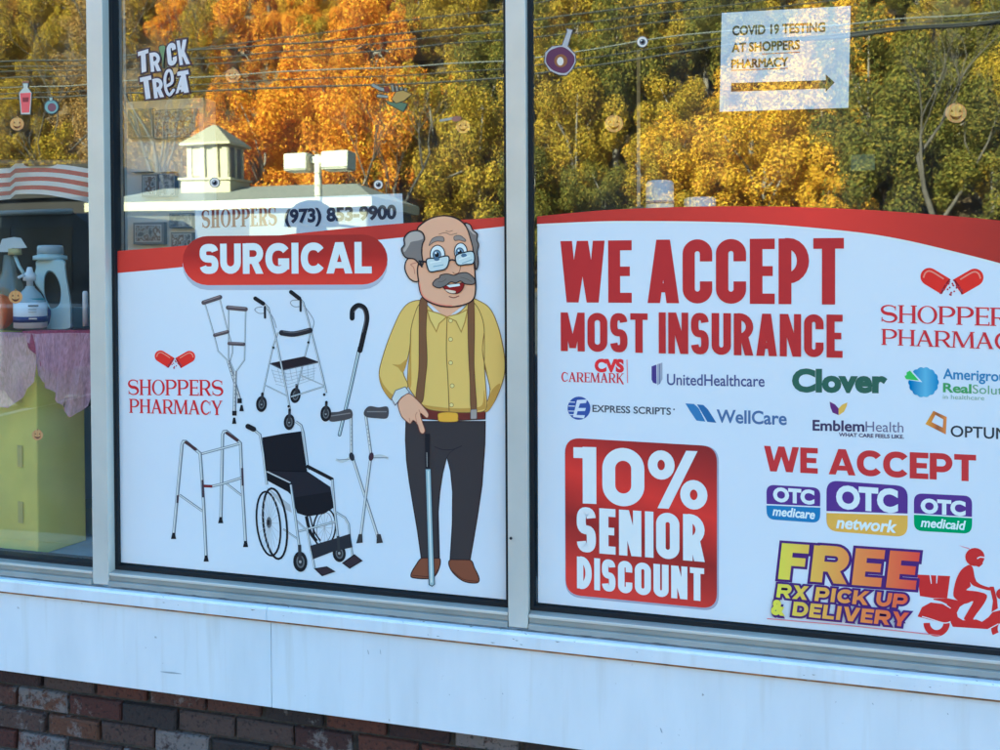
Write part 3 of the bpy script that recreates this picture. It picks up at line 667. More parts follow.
part(s, 'forearm_crutches_print', left, 'crossed pair of forearm crutches')
# walker
s = Ink(YV-.0004, (165, 410, 4.69))
tubing(s, [(285, 342), (365, 405)], 10); tubing(s, [(262, 510), (270, 116), (276, 102), (288, 100), (340, 142), (354, 156), (362, 350), (378, 622)], 15)
tubing(s, [(165, 207), (350, 158)], 12); tubing(s, [(215, 359), (270, 346), (362, 317)], 12); tubing(s, [(68, 398), (176, 474)], 11)
tubing(s, [(40, 590), (80, 162), (86, 148), (98, 148), (165, 204), (180, 420), (193, 692)], 15)
s.stroke([(178, 356), (222, 358)], 13, (104, 44, 54), False)
for a, b in (((98, 152), (144, 184)), ((290, 108), (338, 142))): s.stroke([a, b], 14, (70, 54, 62), False, rnd=True)
for a, b in (((176, 328), (179, 410)), ((362, 272), (365, 355)), ((60, 400), (58, 436))): s.stroke([a, b], 10, (66, 60, 76), False)
for x, y in ((40, 592), (193, 698), (261, 518), (378, 630)): s.poly([(x-6, y-16), (x+6, y-16), (x+12, y+13), (x-12, y+13)], K_, False)
part(s, 'walker_print', left, 'folding walking frame with four legs')
# wheelchair
s = Ink(YV-.0004, (240, 410, 4.285))
s.ringe((362, 505), 47, 82, 7, K_, 6); s.ringe((362, 505), 33, 66, 2.5, GD, 6)
for a in range(0, 180, 30):
    c, q = math.cos(math.radians(a)), math.sin(math.radians(a)); s.stroke([(362-32*c, 505-66*q), (362+32*c, 505+66*q)], 1.6, (160, 172, 190), False)
s.stroke([(284, 455), (300, 520), (328, 562)], 14, K_); s.stroke([(300, 455), (318, 520), (345, 560)], 6, K_)
s.poly([(114, 330), (170, 372), (214, 405), (222, 440), (185, 420), (140, 360)], (164, 178, 200), False)
tubing(s, [(240, 50), (262, 66), (272, 100), (282, 180), (292, 258)], 11); tubing(s, [(58, 82), (86, 106), (100, 190), (115, 320)], 11)
s.poly([(95, 118), (180, 102), (262, 91), (275, 180), (287, 262), (388, 330), (402, 418), (360, 445), (290, 456), (245, 442), (214, 350), (110, 258)], (30, 32, 42), False)
s.poly([(110, 258), (287, 262), (388, 330), (390, 350), (230, 375)], (38, 40, 52), False); s.stroke([(112, 258), (200, 262), (287, 264)], 4, (20, 22, 30), False)
s.poly([(114, 262), (216, 312), (219, 358), (116, 302)], (28, 30, 38), False); s.stroke([(116, 264), (216, 312)], 6, (176, 188, 206), False); s.stroke([(290, 242), (394, 296)], 15, K_, False, rnd=True)
tubing(s, [(185, 510), (252, 556)], 7); tubing(s, [(250, 520), (412, 478)], 9); tubing(s, [(238, 470), (290, 520)], 7)
tubing(s, [(218, 320), (240, 480), (254, 585)], 11); tubing(s, [(396, 298), (406, 430), (420, 545)], 10)
for c, rx, ry, w in (((150, 487), 50, 152, 9), ((122, 487), 50, 138, 8)): s.ringe(c, rx, ry, w, K_, -6)
for a in range(0, 180, 18):
    c, q = math.cos(math.radians(a)), math.sin(math.radians(a)); s.stroke([(125-42*c, 485-125*q), (125+42*c, 485+125*q)], 1.5, (168, 180, 198), False)
s.ell((124, 482), 11, 24, (96, 104, 118)); s.ell((122, 482), 6, 13, (40, 44, 54))
tubing(s, [(286, 500), (302, 590), (320, 678)], 9); tubing(s, [(412, 438), (450, 462), (466, 490), (472, 560), (482, 625)], 9)
wheel(s, (425, 614), 28, 38, -6)
s.poly([(300, 582), (390, 556), (472, 530), (482, 588), (400, 606), (312, 640)], (44, 48, 60), False)
for q_ in ([(320, 680), (372, 672), (406, 692), (352, 710)], [(440, 656), (490, 620), (523, 646), (470, 678)]): s.poly(q_, (54, 48, 60), False, (30, 30, 38), 4)
wheel(s, (258, 650), 30, 44, -4); s.stroke([(255, 578), (257, 645)], 14, (54, 58, 68), False); s.stroke([(420, 540), (424, 600)], 12, (54, 58, 68), False)
s.stroke([(34, 70), (58, 82)], 22, K_, False, rnd=True)
part(s, 'wheelchair_print', left, 'folding wheelchair with a black seat')

# --- the drawn man
man = empty('elderly_man_print', at(445, 580, YV), left)
OUT = (44, 38, 44)
def lay(nm, s): s.build(nm, man)
s = Ink(YV-.0004, (370, 440, 4.84)); SH = (114, 76, 62)
s.poly([(255, 570), (222, 606), (198, 652), (215, 668), (300, 668), (334, 622), (334, 570)], SH, True, OUT, 5); s.poly([(388, 580), (394, 632), (450, 682), (515, 692), (528, 670), (506, 620), (482, 580)], SH, True, OUT, 5)
s.stroke([(205, 655), (300, 660), (330, 625)], 4, (78, 50, 46)); s.stroke([(396, 632), (452, 674), (520, 684)], 4, (78, 50, 46)); lay('shoes', s)
s = Ink(YV-.0006, (370, 440, 4.84))
s.poly([(174, -90), (172, 0), (177, 100), (190, 200), (208, 310), (230, 440), (248, 570), (336, 572), (330, 350), (338, 250), (352, 160), (372, 84), (390, 150), (400, 250), (399, 400), (388, 578), (484, 580), (500, 490), (520, 370), (542, 220), (556, 20), (558, -90)], (58, 58, 66), False, OUT, 5)
s.stroke([(312, 32), (350, 46), (400, 46), (444, 28)], 4, (40, 42, 52)); s.stroke([(372, 84), (388, 60), (410, 46)], 3, (42, 44, 54)); s.stroke([(330, 570), (326, 420), (334, 270)], 6, (46, 48, 60)); lay('trousers', s)
SK, SKD = (212, 170, 150), (176, 124, 108)
s = Ink(YV-.0008, (370, 300, 5)); Y1, Y2, Y3 = (210, 186, 112), (176, 148, 78), (118, 96, 60)
s.poly([(268, 520), (250, 552), (262, 594), (400, 604), (576, 596), (578, 545)], (96, 50, 50), False, OUT, 4)
s.poly([(345, 566), (400, 560), (436, 566), (440, 590), (432, 608), (352, 608), (340, 590)], (206, 168, 66), True, (120, 90, 40), 3); lay('belt', s)
s = Ink(YV-.0010, (370, 300, 5))
s.poly([(292, 10), (380, 92), (488, 10)], SK, False); lay('neck', s)
s = Ink(YV-.0011, (370, 300, 5))
s.poly([(500, 2), (560, 12), (606, 52), (640, 130), (662, 220), (674, 300), (672, 370), (652, 440), (622, 508), (588, 556), (572, 545), (600, 450), (566, 300), (560, 180)], Y1, True, Y3, 4)
s.poly([(652, 420), (610, 450), (585, 530), (578, 552), (590, 556), (622, 508)], Y2, True)
s.poly([(258, 2), (290, 30), (330, 68), (384, 84), (440, 66), (478, 32), (500, 2), (540, 40), (568, 120), (572, 220), (572, 340), (580, 450), (578, 548), (500, 562), (400, 560), (300, 548), (258, 520), (215, 470), (190, 420), (190, 340), (200, 250), (198, 120)], Y1, True, Y3, 4)
s.poly([(570, 450), (580, 530), (572, 546), (490, 560), (400, 558), (300, 545), (262, 522), (290, 528), (400, 540), (500, 540), (560, 525)], Y2, True)
s.poly([(206, 150), (200, 230), (196, 330), (188, 420), (206, 430), (206, 300)], Y2, True)
s.poly([(262, 2), (200, 12), (156, 56), (120, 130), (88, 210), (62, 290), (46, 360), (54, 420), (80, 470), (114, 502), (140, 470), (190, 432), (166, 362), (186, 300), (200, 230), (206, 140), (235, 40)], Y1, True, Y3, 4)
s.poly([(54, 420), (46, 370), (66, 420), (100, 462), (126, 486), (114, 502), (80, 470)], Y2, True); s.poly([(112, 322), (150, 322), (186, 296), (166, 362), (140, 338)], Y2, True)
s.stroke([(386, 84), (382, 250), (390, 400), (396, 556)], 4.5, Y3); s.stroke([(572, 160), (562, 250), (580, 350), (602, 448)], 4, Y3)
for p in ((403, 103), (403, 197), (403, 314), (411, 429), (407, 525)): s.ell(p, 10, 10, (226, 206, 150), line=(150, 122, 74), lw=3)
for q_ in ([(286, 50), (300, 100), (332, 158), (346, 118), (384, 84), (340, 66)], [(384, 84), (430, 106), (456, 160), (474, 112), (488, 48), (440, 70)]): s.poly(q_, (216, 194, 122), False, (160, 132, 72), 6)
lay('shirt', s)
s = Ink(YV-.0020, (370, 300, 5)); BR = (112, 86, 66)
s.poly([(250, 2), (284, 2), (280, 150), (285, 300), (276, 400), (262, 508), (230, 490), (244, 350), (246, 150)], BR, True, (76, 56, 46), 3); s.poly([(492, 2), (518, 2), (522, 150), (520, 300), (524, 400), (532, 546), (505, 550), (500, 400), (494, 300), (490, 150)], BR, True, (76, 56, 46), 3)
s.rrect((503, 548), (534, 546), (534, 594), (503, 596), 6, (150, 154, 162), (90, 92, 100), 3); lay('braces', s)
s = Ink(YV-.0021, (370, 300, 5)); s.poly([(108, 494), (128, 452), (176, 434), (198, 462), (158, 486), (126, 526)], (190, 208, 228), False, (96, 100, 116), 4); lay('cuff', s)
s = Ink(YV-.0022, (370, 440, 4.84))
s.poly([(266, -30), (290, -30), (288, 140), (268, 140)], (34, 36, 46), False); s.stroke([(275, 60), (276, 130)], 3, (150, 156, 166), False)
s.poly([(268, 140), (294, 140), (312, 698), (300, 708), (286, 700)], (146, 178, 202), False, (54, 66, 86), 4); s.stroke([(282, 150), (298, 690)], 6, (192, 214, 232), False); lay('cane', s)
s = Ink(YV-.0024, (370, 300, 5))
s.poly([(140, 520), (160, 488), (194, 468), (226, 490), (262, 528), (292, 568), (284, 590), (252, 566), (262, 610), (275, 650), (266, 668), (250, 660), (236, 620), (216, 602), (202, 618), (182, 606), (156, 578)], SK, True, (110, 70, 66), 4)
s.stroke([(236, 620), (228, 580), (236, 560)], 3.5, SKD); s.stroke([(202, 616), (196, 590)], 3.5, SKD); s.stroke([(252, 566), (244, 548)], 3.5, SKD); lay('hand', s)
s = Ink(YV-.0026, (390, 210, 6.25))
s.poly([(176, 300), (130, 294), (100, 322), (94, 372), (122, 428), (164, 448), (186, 420)], SK, True, OUT, 8); s.stroke([(165, 330), (130, 340), (148, 360), (155, 400)], 6, SKD)
s.poly([(170, 130), (200, 86), (260, 50), (330, 36), (400, 46), (458, 82), (492, 135), (514, 200), (524, 300), (531, 400), (535, 490), (522, 556), (470, 590), (385, 605), (300, 596), (224, 562), (190, 515), (178, 440), (172, 370), (188, 300), (198, 240)], SK, True, OUT, 9)
s.stroke([(184, 450), (198, 520), (234, 560), (310, 590), (390, 598)], 8, (206, 134, 122))
s.stroke([(305, 152), (345, 142), (378, 154), (420, 146)], 4, (128, 92, 80)); s.stroke([(348, 130), (370, 135), (392, 128)], 3.5, (128, 92, 80))
s.stroke([(424, 318), (440, 350), (430, 390), (405, 398), (392, 388)], 5, (140, 96, 84)); s.stroke([(368, 540), (400, 548), (432, 536)], 6, (116, 66, 60)); lay('head', s)
s = Ink(YV-.0034, (390, 210, 6.25)); H1, H2 = (116, 117, 124), (164, 166, 172)
s.poly([(162, 128), (118, 140), (88, 176), (90, 216), (72, 244), (84, 280), (106, 300), (150, 306), (176, 330), (192, 346), (206, 334), (198, 270), (202, 216), (216, 180), (206, 146), (184, 130)], H1, True, OUT, 8)
s.poly([(160, 134), (120, 146), (96, 180), (98, 222), (84, 246), (92, 262), (120, 220), (132, 200), (180, 190), (206, 178), (196, 148)], H2, True)
s.poly([(468, 84), (500, 92), (516, 124), (546, 150), (542, 186), (554, 218), (546, 262), (552, 330), (540, 372), (528, 330), (520, 250), (506, 190), (488, 132)], H1, True, OUT, 7); s.poly([(474, 88), (498, 96), (512, 126), (536, 152), (520, 150), (496, 124)], H2, True)
for q_ in ([(244, 222), (262, 182), (300, 165), (333, 170), (336, 196), (300, 194), (268, 204)], [(402, 165), (438, 160), (472, 186), (466, 196), (432, 188), (405, 190)]): s.poly(q_, (136, 134, 138), True, (84, 78, 82), 4)
lay('hair', s)
s = Ink(YV-.0042, (390, 210, 6.25))
s.poly([(332, 476), (370, 466), (430, 460), (462, 452), (456, 490), (424, 520), (372, 518), (346, 498)], (124, 34, 38), True, OUT, 5); s.poly([(352, 470), (434, 460), (438, 474), (372, 484)], (236, 238, 244), False); s.poly([(346, 498), (378, 500), (410, 508), (404, 520), (372, 517)], (226, 200, 196), True)
s.poly([(266, 462), (284, 436), (308, 424), (318, 406), (360, 400), (400, 408), (432, 396), (480, 392), (520, 420), (532, 450), (515, 465), (470, 462), (440, 444), (412, 456), (380, 450), (352, 470), (312, 486), (282, 480)], (112, 113, 118), True, OUT, 6)
s.stroke([(300, 450), (330, 446), (352, 430)], 3, (80, 80, 86)); s.stroke([(440, 420), (476, 430), (510, 448)], 3, (80, 80, 86)); lay('mouth', s)
s = Ink(YV-.0048, (390, 210, 6.25))
for c, rx, ry, i in (((297, 278), 46, 58, (293, 280)), ((442, 260), 40, 54, (436, 266))):
    s.ell(c, rx, ry, (230, 238, 248), 0, OUT, 6); s.ell(i, 25, 30, (98, 130, 168), 0, OUT, 4); s.ell(i, 13, 16, (30, 32, 42)); s.ell((i[0]-7, i[1]-12), 6, 7, (240, 246, 252))
lay('eyes', s)
s = Ink(YV-.0054, (390, 210, 6.25))
for q_, hl in (([(230, 308), (290, 300), (362, 288), (366, 332), (346, 368), (300, 380), (254, 386), (236, 364)], ((250, 330), (320, 318))), ([(412, 286), (460, 266), (520, 262), (523, 330), (470, 341), (436, 346), (414, 330)], ((430, 310), (500, 285)))):
    s.poly(q_, (186, 210, 230), True, (40, 44, 56), 8)
    s.ell(((q_[0][0]+q_[2][0])/2-4, q_[0][1]-2), 18, 12, (84, 112, 150)); s.stroke(hl, 8, (206, 230, 244), False); s.stroke([(hl[0][0]+20, hl[0][1]+24), (hl[1][0]+14, hl[1][1]+24)], 5, (120, 160, 190), False)
s.stroke([(366, 322), (386, 310), (414, 320)], 8, (40, 44, 56)); s.stroke([(178, 320), (230, 324)], 12, (40, 44, 56), False); s.stroke([(188, 322), (200, 358)], 12, (40, 44, 56), False); lay('glasses', s)
# ------------------------------------------------------------------ film of the right-hand pane
right = empty('window_decal', at(770, 620, YV))
tag(right, 'white window film listing accepted insurance plans with a red 10% discount box', 'window graphic')
rt = catmull([(537, 216.4), (600, 210.5), (650, 208), (700, 206.5), (750, 206.3), (800, 207), (870, 210), (940, 215), (1000, 220.5), (1060, 228), (1128, 238)], 4, False)
rb = catmull([(537, 224), (600, 221.3), (650, 221), (700, 221.5), (750, 223), (800, 226.5), (860, 232.5), (900, 239), (940, 248), (1000, 263.2), (1060, 281), (1128, 303)], 4, False)
film([(537.3, 220)]+rt[1:-1]+[(1128, 250), (1128, 660.5), (538.2, 602.5)], right)
s = Ink(YV-.0003); s.stroke([(x, y+1.2) for x, y in rb], 1.6, (222, 226, 246), False)
s.poly(rt+rb[::-1], grad('arc_red', 'X', xt(537, 230), xt(1000, 230), [(0, (160, 56, 56)), (.3, (176, 60, 58)), (.62, (200, 64, 62)), (1, (150, 54, 52))]), False); part(s, 'red_arc', right)
HR = (162, 50, 58)
s = Ink(YV-.0004)
s.caps('WE', (560.6, 302.4), (631.8, 302.8), 61.3, HR, t=.19, ht=.16, gap=.055); s.caps('ACCEPT', (647.6, 303), (843.8, 304.6), 63.2, HR, t=.185, ht=.16, gap=.055)
s.caps('MOST', (560.8, 351), (647.7, 353), 38.6, HR, t=.185, ht=.165, gap=.07); s.caps('INSURANCE', (658.8, 353.3), (842.6, 357.8), 41, HR, t=.175, ht=.16, gap=.065)
part(s, 'headline_lettering', right)
s = Ink(YV-.0004); capsules(s, (933.7, 279.3), (970.2, 280), 31, 30, 28, 17.6); part(s, 'capsule_logo', right)
s = Ink(YV-.0004); s.caps('SHOPPERS', (880.6, 322.4), (1027.5, 327), 17.8, (178, 50, 66), style='serif'); s.caps('PHARMACY', (881.4, 344.8), (1030, 350.5), 16, (178, 50, 66), style='serif'); part(s, 'logo_lettering', right)
# insurers
s = Ink(YV-.0004); s.text('CVS', (594.6, 371.2), (624, 371.6), 11.4, (196, 52, 66), d=.06); s.caps('CAREMARK', (561.2, 381.6), (624, 383.2), 9.6, (178, 58, 78), style='serif'); s.stroke([(627, 359.5), (627.6, 383)], .9, (206, 132, 150), False); part(s, 'insurer_logo', right, 'red CVS Caremark lettering')
s = Ink(YV-.0004); s.poly([(651.6, 366.4), (656.4, 364.6), (656.6, 384), (653, 382.6), (651.6, 379.5)], (70, 62, 140), False); s.poly([(657.2, 364.2), (662.4, 362.6), (662.5, 379), (660, 383.6), (657.2, 385.4)], (150, 164, 196), False); s.stroke([(659.6, 364), (659.7, 384)], .8, (96, 108, 160), False)
s.text('UnitedHealthcare', (667, 384.8), (764.6, 386.6), 10.8, (78, 88, 146), d=.012); part(s, 'insurer_logo', right, 'blue UnitedHealthcare lettering with a shield')
s = Ink(YV-.0004); BL = (62, 84, 168)
s.ell((579, 408.2), 11.4, 11.6, BL, n=28); s.poly([(573, 417), (577, 400), (587, 399.5), (586, 403), (580, 403.5), (578.5, 408), (586, 408), (585, 411), (577.6, 411.2), (576.6, 415), (585, 415.2), (584, 418.4)], (196, 214, 246), False)
for y in (402, 406, 411, 414.6): s.stroke([(568.5, y), (575, y+.2)], .9, (196, 214, 246), False)
s.text('EXPRESS SCRIPTS', (592.4, 411.7), (671, 414.8), 6.6, (74, 84, 104), d=.02); s.ell((674, 409.4), .9, .9, (74, 84, 104), n=8); part(s, 'insurer_logo', right, 'round blue Express Scripts emblem and lettering')
s = Ink(YV-.0004); WC = (72, 122, 190)
s.poly([(685.4, 403.4), (694, 404), (698.5, 408), (705.4, 421.6), (696.6, 420.6), (690, 411)], WC, False); s.poly([(697, 404.4), (703.4, 405), (708, 409.5), (716.4, 422.8), (707.4, 421.8), (701, 411)], (60, 104, 172), False)
s.text('WellCare', (716.6, 422.2), (786.8, 424.8), 12.4, (84, 112, 170), d=.022); part(s, 'insurer_logo', right, 'blue WellCare lettering with two leaves')
s = Ink(YV-.0004); s.text('Clover', (792, 390.6), (887.3, 391.8), 20.4, (60, 98, 92), d=.052); part(s, 'insurer_logo', right, 'dark green Clover lettering')
s = Ink(YV-.0004); gbl = grad('flower_blue', 'X', xt(910, 382), xt(940, 382), [(0, (46, 116, 190)), (.5, (110, 176, 226)), (1, (40, 120, 196))])
pts = []
for k in range(96):
    a = 2*math.pi*k/96; r = 14.2+1.1*abs(math.cos(a*7)); pts.append((923.6+r*math.cos(a), 382.2+r*math.sin(a)))
s.poly(pts, gbl, False); s.poly([(922.4, 382.2), (910.4, 369), (905.6, 371), (904, 377), (905.4, 379.5)], (196, 216, 246), False)
s.poly([(919, 380.6), (910, 370.6), (906.6, 372.4), (906.6, 375), (904.6, 376), (906, 379.2)], (92, 186, 96), False)
s.text('Amerigroup', (943, 378.6), (1013, 382), 9.9, (70, 128, 192), d=.02); s.text('Real', (943, 391.8), (971.5, 393.2), 8.6, (88, 156, 104), d=.03); s.text('Solutions', (972.6, 393.3), (1027, 396), 8.6, (110, 160, 132)); s.text('in healthcare', (943, 398.8), (984.2, 400.2), 4.4, (132, 170, 160)); part(s, 'insurer_logo', right, 'blue and green Amerigroup emblem and lettering')
s = Ink(YV-.0004); s.poly([(829.6, 401.6), (835, 404.4), (838.6, 408.5), (838.4, 415), (832.6, 412.6), (830.4, 407)], (92, 52, 124), False); s.poly([(847.4, 402.4), (842, 404.8), (838.6, 408.5), (838.6, 415.4), (844, 411.6), (846.8, 406)], (226, 178, 92), False)
s.text('Emblem', (812.6, 430.2), (864.4, 431.4), 10, (66, 62, 104), d=.026); s.text('Health', (865.6, 431.4), (903.4, 432.4), 10, (104, 108, 150)); s.text('WHAT CARE FEELS LIKE.', (838.8, 436.3), (904, 438.6), 3.5, (66, 62, 104), d=.03); part(s, 'insurer_logo', right, 'purple EmblemHealth lettering with a slogan')
s = Ink(YV-.0004); s.poly([(925.4, 424), (933.4, 410.8), (946.8, 417), (945.8, 434.4)], grad('diamond_orange', 'X', xt(925, 420), xt(947, 420), [(0, (226, 160, 70)), (.4, (180, 116, 62)), (.55, (140, 92, 70)), (1, (226, 140, 80))]), False, holes=[[(931.6, 422), (935.4, 414.8), (943.4, 419.4), (942.8, 427.6)]])
s.text('OPTUM', (950.6, 436.4), (1007.5, 439.4), 10.8, (52, 60, 74), d=.012); part(s, 'insurer_logo', right, 'dark OPTUM lettering with an orange diamond')
# discount box
def boxpts(g, dx=0, dy=0): return (564.7-g+dx, 437.2-g+dy), (717.2+g+dx, 446+dy-g), (717.2+g+dx, 609.4+g+dy), (565.4-g+dx, 594.6+g+dy)
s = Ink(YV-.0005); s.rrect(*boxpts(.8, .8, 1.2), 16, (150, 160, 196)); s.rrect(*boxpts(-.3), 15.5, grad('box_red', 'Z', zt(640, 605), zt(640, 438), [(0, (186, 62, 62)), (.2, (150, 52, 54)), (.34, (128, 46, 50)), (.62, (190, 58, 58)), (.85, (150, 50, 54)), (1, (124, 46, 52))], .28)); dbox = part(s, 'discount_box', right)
LW = (212, 222, 246)
s = Ink(YV-.0010); s.caps('1', (573.6, 503), (596.4, 504), 56.4, LW, t=.24, ht=.2); s.caps('0', (602.4, 505.4), (644.4, 507.2), 58, LW, t=.22, ht=.2); s.caps('%', (647.6, 507.6), (707.8, 511), 58.4, LW, t=.26)
s.caps('SENIOR', (576.8, 551.6), (704.9, 562), 45, LW, t=.20, ht=.175, gap=.075); s.caps('DISCOUNT', (577, 588.2), (704.2, 601.4), 31.8, LW, t=.20, ht=.175, gap=.075); part(s, 'lettering', dbox)
# cards
s = Ink(YV-.0004); s.caps('WE ACCEPT', (764, 471), (976, 481.6), 25.2, (170, 56, 66), t=.24, ht=.21, gap=.05, space=.30, wd={'C': 1.10, 'A': 1.20, 'W': 1.62, 'E': .80, 'P': .98}); part(s, 'subheading_lettering', right)
def badge3(tl, tr, br, bl, sp, low, word, tb, wb, hs, k):
    s = Ink(YV-.0004); PU = (80, 56, 146); r = 10*k
    s.rrect(tl, tr, br, bl, r, PU)
    f0 = (sp[0]-tl[1])/(bl[1]-tl[1]); a = (tl[0], sp[0]); b = (tr[0], sp[1]); n = []
    def rc(p, c, q, r):
        la = math.dist(p, c); lb = math.dist(q, c); A = tuple(c[j]+(p[j]-c[j])/la*r for j in (0, 1)); B = tuple(c[j]+(q[j]-c[j])/lb*r for j in (0, 1))
        return [tuple((1-t)**2*A[j]+2*t*(1-t)*c[j]+t*t*B[j] for j in (0, 1)) for t in (i/7 for i in range(8))]
    s.poly([a, b]+rc(b, br, bl, r)+rc(br, bl, a, r), low, False); s.stroke([(a[0]-.4, a[1]), (b[0]+.4, b[1])], 1.6*k, (206, 220, 246), False)
    s.text('OTC', tb[0], tb[1], hs[0], (226, 232, 248), d=.055); s.text(word, wb[0], wb[1], hs[1], (226, 234, 248), d=.03, shear=.2); part(s, 'card_logo', right, 'OTC '+word+' logo')
badge3((766.4, 484.6), (820.4, 487.8), (820, 523), (766.8, 519.2), (504.6, 507), (62, 122, 192), 'medicare', ((773, 500.6), (814.4, 503.8)), ((772.4, 515.2), (815, 519)), (12.6, 8.6), .8)
badge3((826.6, 480.2), (907.8, 486.2), (907.4, 537.2), (826.4, 530.8), (512, 514.6), (218, 172, 84), 'network', ((836, 507), (898, 511.6)), ((836, 527.8), (897, 532.6)), (20.4, 11.4), 1.15)
badge3((914, 493.2), (972.2, 496), (971.6, 533.8), (914, 530.6), (514, 517.6), (46, 152, 104), 'medicaid', ((920.6, 512), (965.6, 515.2)), ((920.6, 526.6), (966, 530)), (12.8, 8.8), .85)
# delivery
s = Ink(YV-.0004); gf = grad('free_colours', 'X', xt(775, 590), xt(920, 590), [(0, (226, 214, 84)), (.2, (222, 186, 90)), (.5, (218, 146, 86)), (1, (196, 74, 72))]); PU = (70, 44, 124)
for g, c, dy in ((.072, PU, 0), (0.0, gf, .0006)):
    s.y -= dy
    s.caps('FREE', (778, 579), (915.6, 589.8), 36 if not g else 36, c, t=.30, ht=.245, gap=.12, grow=g*.95, vtilt=4)
for txt, p0, p1, h in (('RX PICK UP', (776, 597.4), (906.4, 608.6), 13.6), ('& DELIVERY', (771, 613.4), (907, 627), 13.4)):
    for g, c, dy in ((.15, PU, .0002), (0.0, gf, .0008)):
        s.y -= dy
        if txt[0] == '&':
            s.text('&', p0, (785, 615), h, c, d=.06+g*.85, shear=.05); s.caps(txt[2:], (792, 615.4), p1, h+.4, c, t=.27, ht=.24, gap=.10, grow=g, vtilt=2)
        else: s.caps(txt, p0, p1, h, c, t=.27, ht=.24, gap=.09, space=.3, grow=g, vtilt=2)
s.stroke([(767, 618.6), (850, 625.6), (940, 635.4)], 1.0, (188, 120, 140), False); part(s, 'delivery_lettering', right)
s = Ink(YV-.0004, (900, 535, 6.82)); SR = (174, 48, 54); LT = (206, 216, 246)
s.poly([(118, 270), (342, 280), (322, 432), (225, 430), (136, 416)], SR, False); s.poly([(200, 268), (209, 268), (216, 330), (211, 334)], LT, False); s.poly([(248, 269), (258, 270), (252, 330), (247, 330)], LT, False)
s.poly([(225, 434), (330, 432), (384, 444), (450, 462), (408, 490), (388, 530), (394, 560), (430, 582), (520, 576), (560, 592), (604, 560), (632, 526), (690, 512), (760, 540), (760, 600), (690, 590), (640, 622), (600, 642), (360, 626), (344, 592), (310, 602), (250, 590), (120, 556), (150, 492), (210, 460), (290, 470), (330, 494), (318, 470), (280, 452), (230, 442)], SR, False)
s.stroke([(232, 446), (290, 462), (345, 500)], 6, LT)
for c, a0, a1 in (((250, 600), 0, 180), ((712, 638), 150, 400)): s.ringe(c, 68, 70, 44, SR, 0, 28, a0, a1)
s.stroke([(150, 556), (200, 570), (300, 600), (345, 590)], 7, LT); s.stroke([(600, 644), (630, 628), (672, 606)], 7, LT)
s.ell((511, 150), 66, 62, SR); s.poly([(540, 150), (572, 160), (565, 178), (564, 198), (540, 219), (505, 206), (470, 210)], SR, False); s.poly([(400, 70), (470, 88), (480, 100), (430, 84)], (190, 150, 178), False); s.stroke([(526, 162), (548, 150), (586, 156)], 8, LT)
s.poly([(460, 208), (478, 206), (498, 226), (522, 318), (604, 356), (634, 352), (640, 372), (612, 378), (552, 364), (498, 344), (476, 320), (482, 350), (452, 376), (520, 384), (592, 408), (572, 470), (500, 570), (518, 596), (440, 578), (452, 540), (500, 452), (440, 470), (376, 432), (364, 392), (384, 302), (418, 238)], SR, True, n=3)
s.poly([(612, 352), (640, 352), (662, 440), (668, 500), (624, 526), (634, 450)], SR, False); s.ell((690, 402), 34, 36, SR)
part(s, 'scooter_print', right, 'red delivery scooter with a rider and a top box')

# ================================================================== stickers on the glass
YS = -0.0012
def sticker(nm, label, cat, group, draw, c, crop=(0, 0, 1), y=YS):
    s = Ink(y, crop); draw(s); q = s.px(c); root_ = empty(nm, at(q[0], q[1], y)); o = s.build('printed_face', root_); tag(root_, label, cat, group); return root_
def trick(s):
    LT_, DKK = (192, 202, 226), (62, 50, 66)
    L = [('T', (206, 358), (250, 345), (170, 180), 0), ('R', (258, 350), (342, 340), (244, 192), 0), ('C', (402, 310), (478, 280), (384, 125), 0), ('K', (498, 294), (584, 282), (470, 90), 0),
         ('T', (238, 578), (274, 570), (186, 395), 0), ('R', (286, 572), (368, 556), (268, 410), 0), ('A', (462, 532), (534, 510), (480, 400), 0), ('T', (556, 524), (592, 518), (494, 345), 0)]
    for g, col in ((.075, DKK), (0.0, LT_)):
        for ch, bl, br, tl, _ in L:
            bl_, br_, tl_ = s.w(bl), s.w(br), s.w(tl); u = br_-bl_; v = tl_-bl_
            if ch == 'T':
                hl = v.length; u = u.normalized()*(hl*.56); v = s.w((tl[0]+14, tl[1]-2))-s.w((bl[0]-14, bl[1])); bl_ = s.w((bl[0]-50+30*0, bl[1]+6)); 
            H = v.length; wd = u.length/H; un = u.normalized()*H
            for pc in glyph(ch, wd, .25 if ch == 'T' else .15 if ch == 'K' else .21, .19):
                for loops in outline(pc, g):
                    if loops[0] == 'strip': s.strip([bl_+un*a+v*b for a, b in loops[1]], [bl_+un*a+v*b for a, b in loops[2]], mat('t'+str(col), ink(col))); continue
                    s.raw([[bl_+un*a+v*b+Vector((0, s.y-bl_.y, 0)) for a, b in l] for l in loops], mat('t'+str(col), ink(col)))
        s.y -= .0002
        e = [(380, 470), (430, 440), (434, 380), (416, 338), (390, 350), (374, 410), (384, 500), (412, 540), (446, 500)]
        s.stroke(e, 24+(22 if g else 0), col, rnd=True); s.y -= .0002
    s.poly([(322, 150), (348, 128), (378, 136), (370, 200), (362, 290), (364, 312), (354, 312), (350, 240)], (112, 140, 112), True, DKK, 4); s.poly([(440, 318), (478, 312), (486, 330), (460, 372), (446, 366)], (170, 150, 110), True, DKK, 4)
sticker('trick_or_treat_sticker', 'white wavy TRICK or TREAT lettering sticker high in the middle pane', 'sticker', 'halloween stickers', trick, (390, 580), (120, 30, 8.333))
PK, PKD = (240, 172, 116), (96, 48, 26)
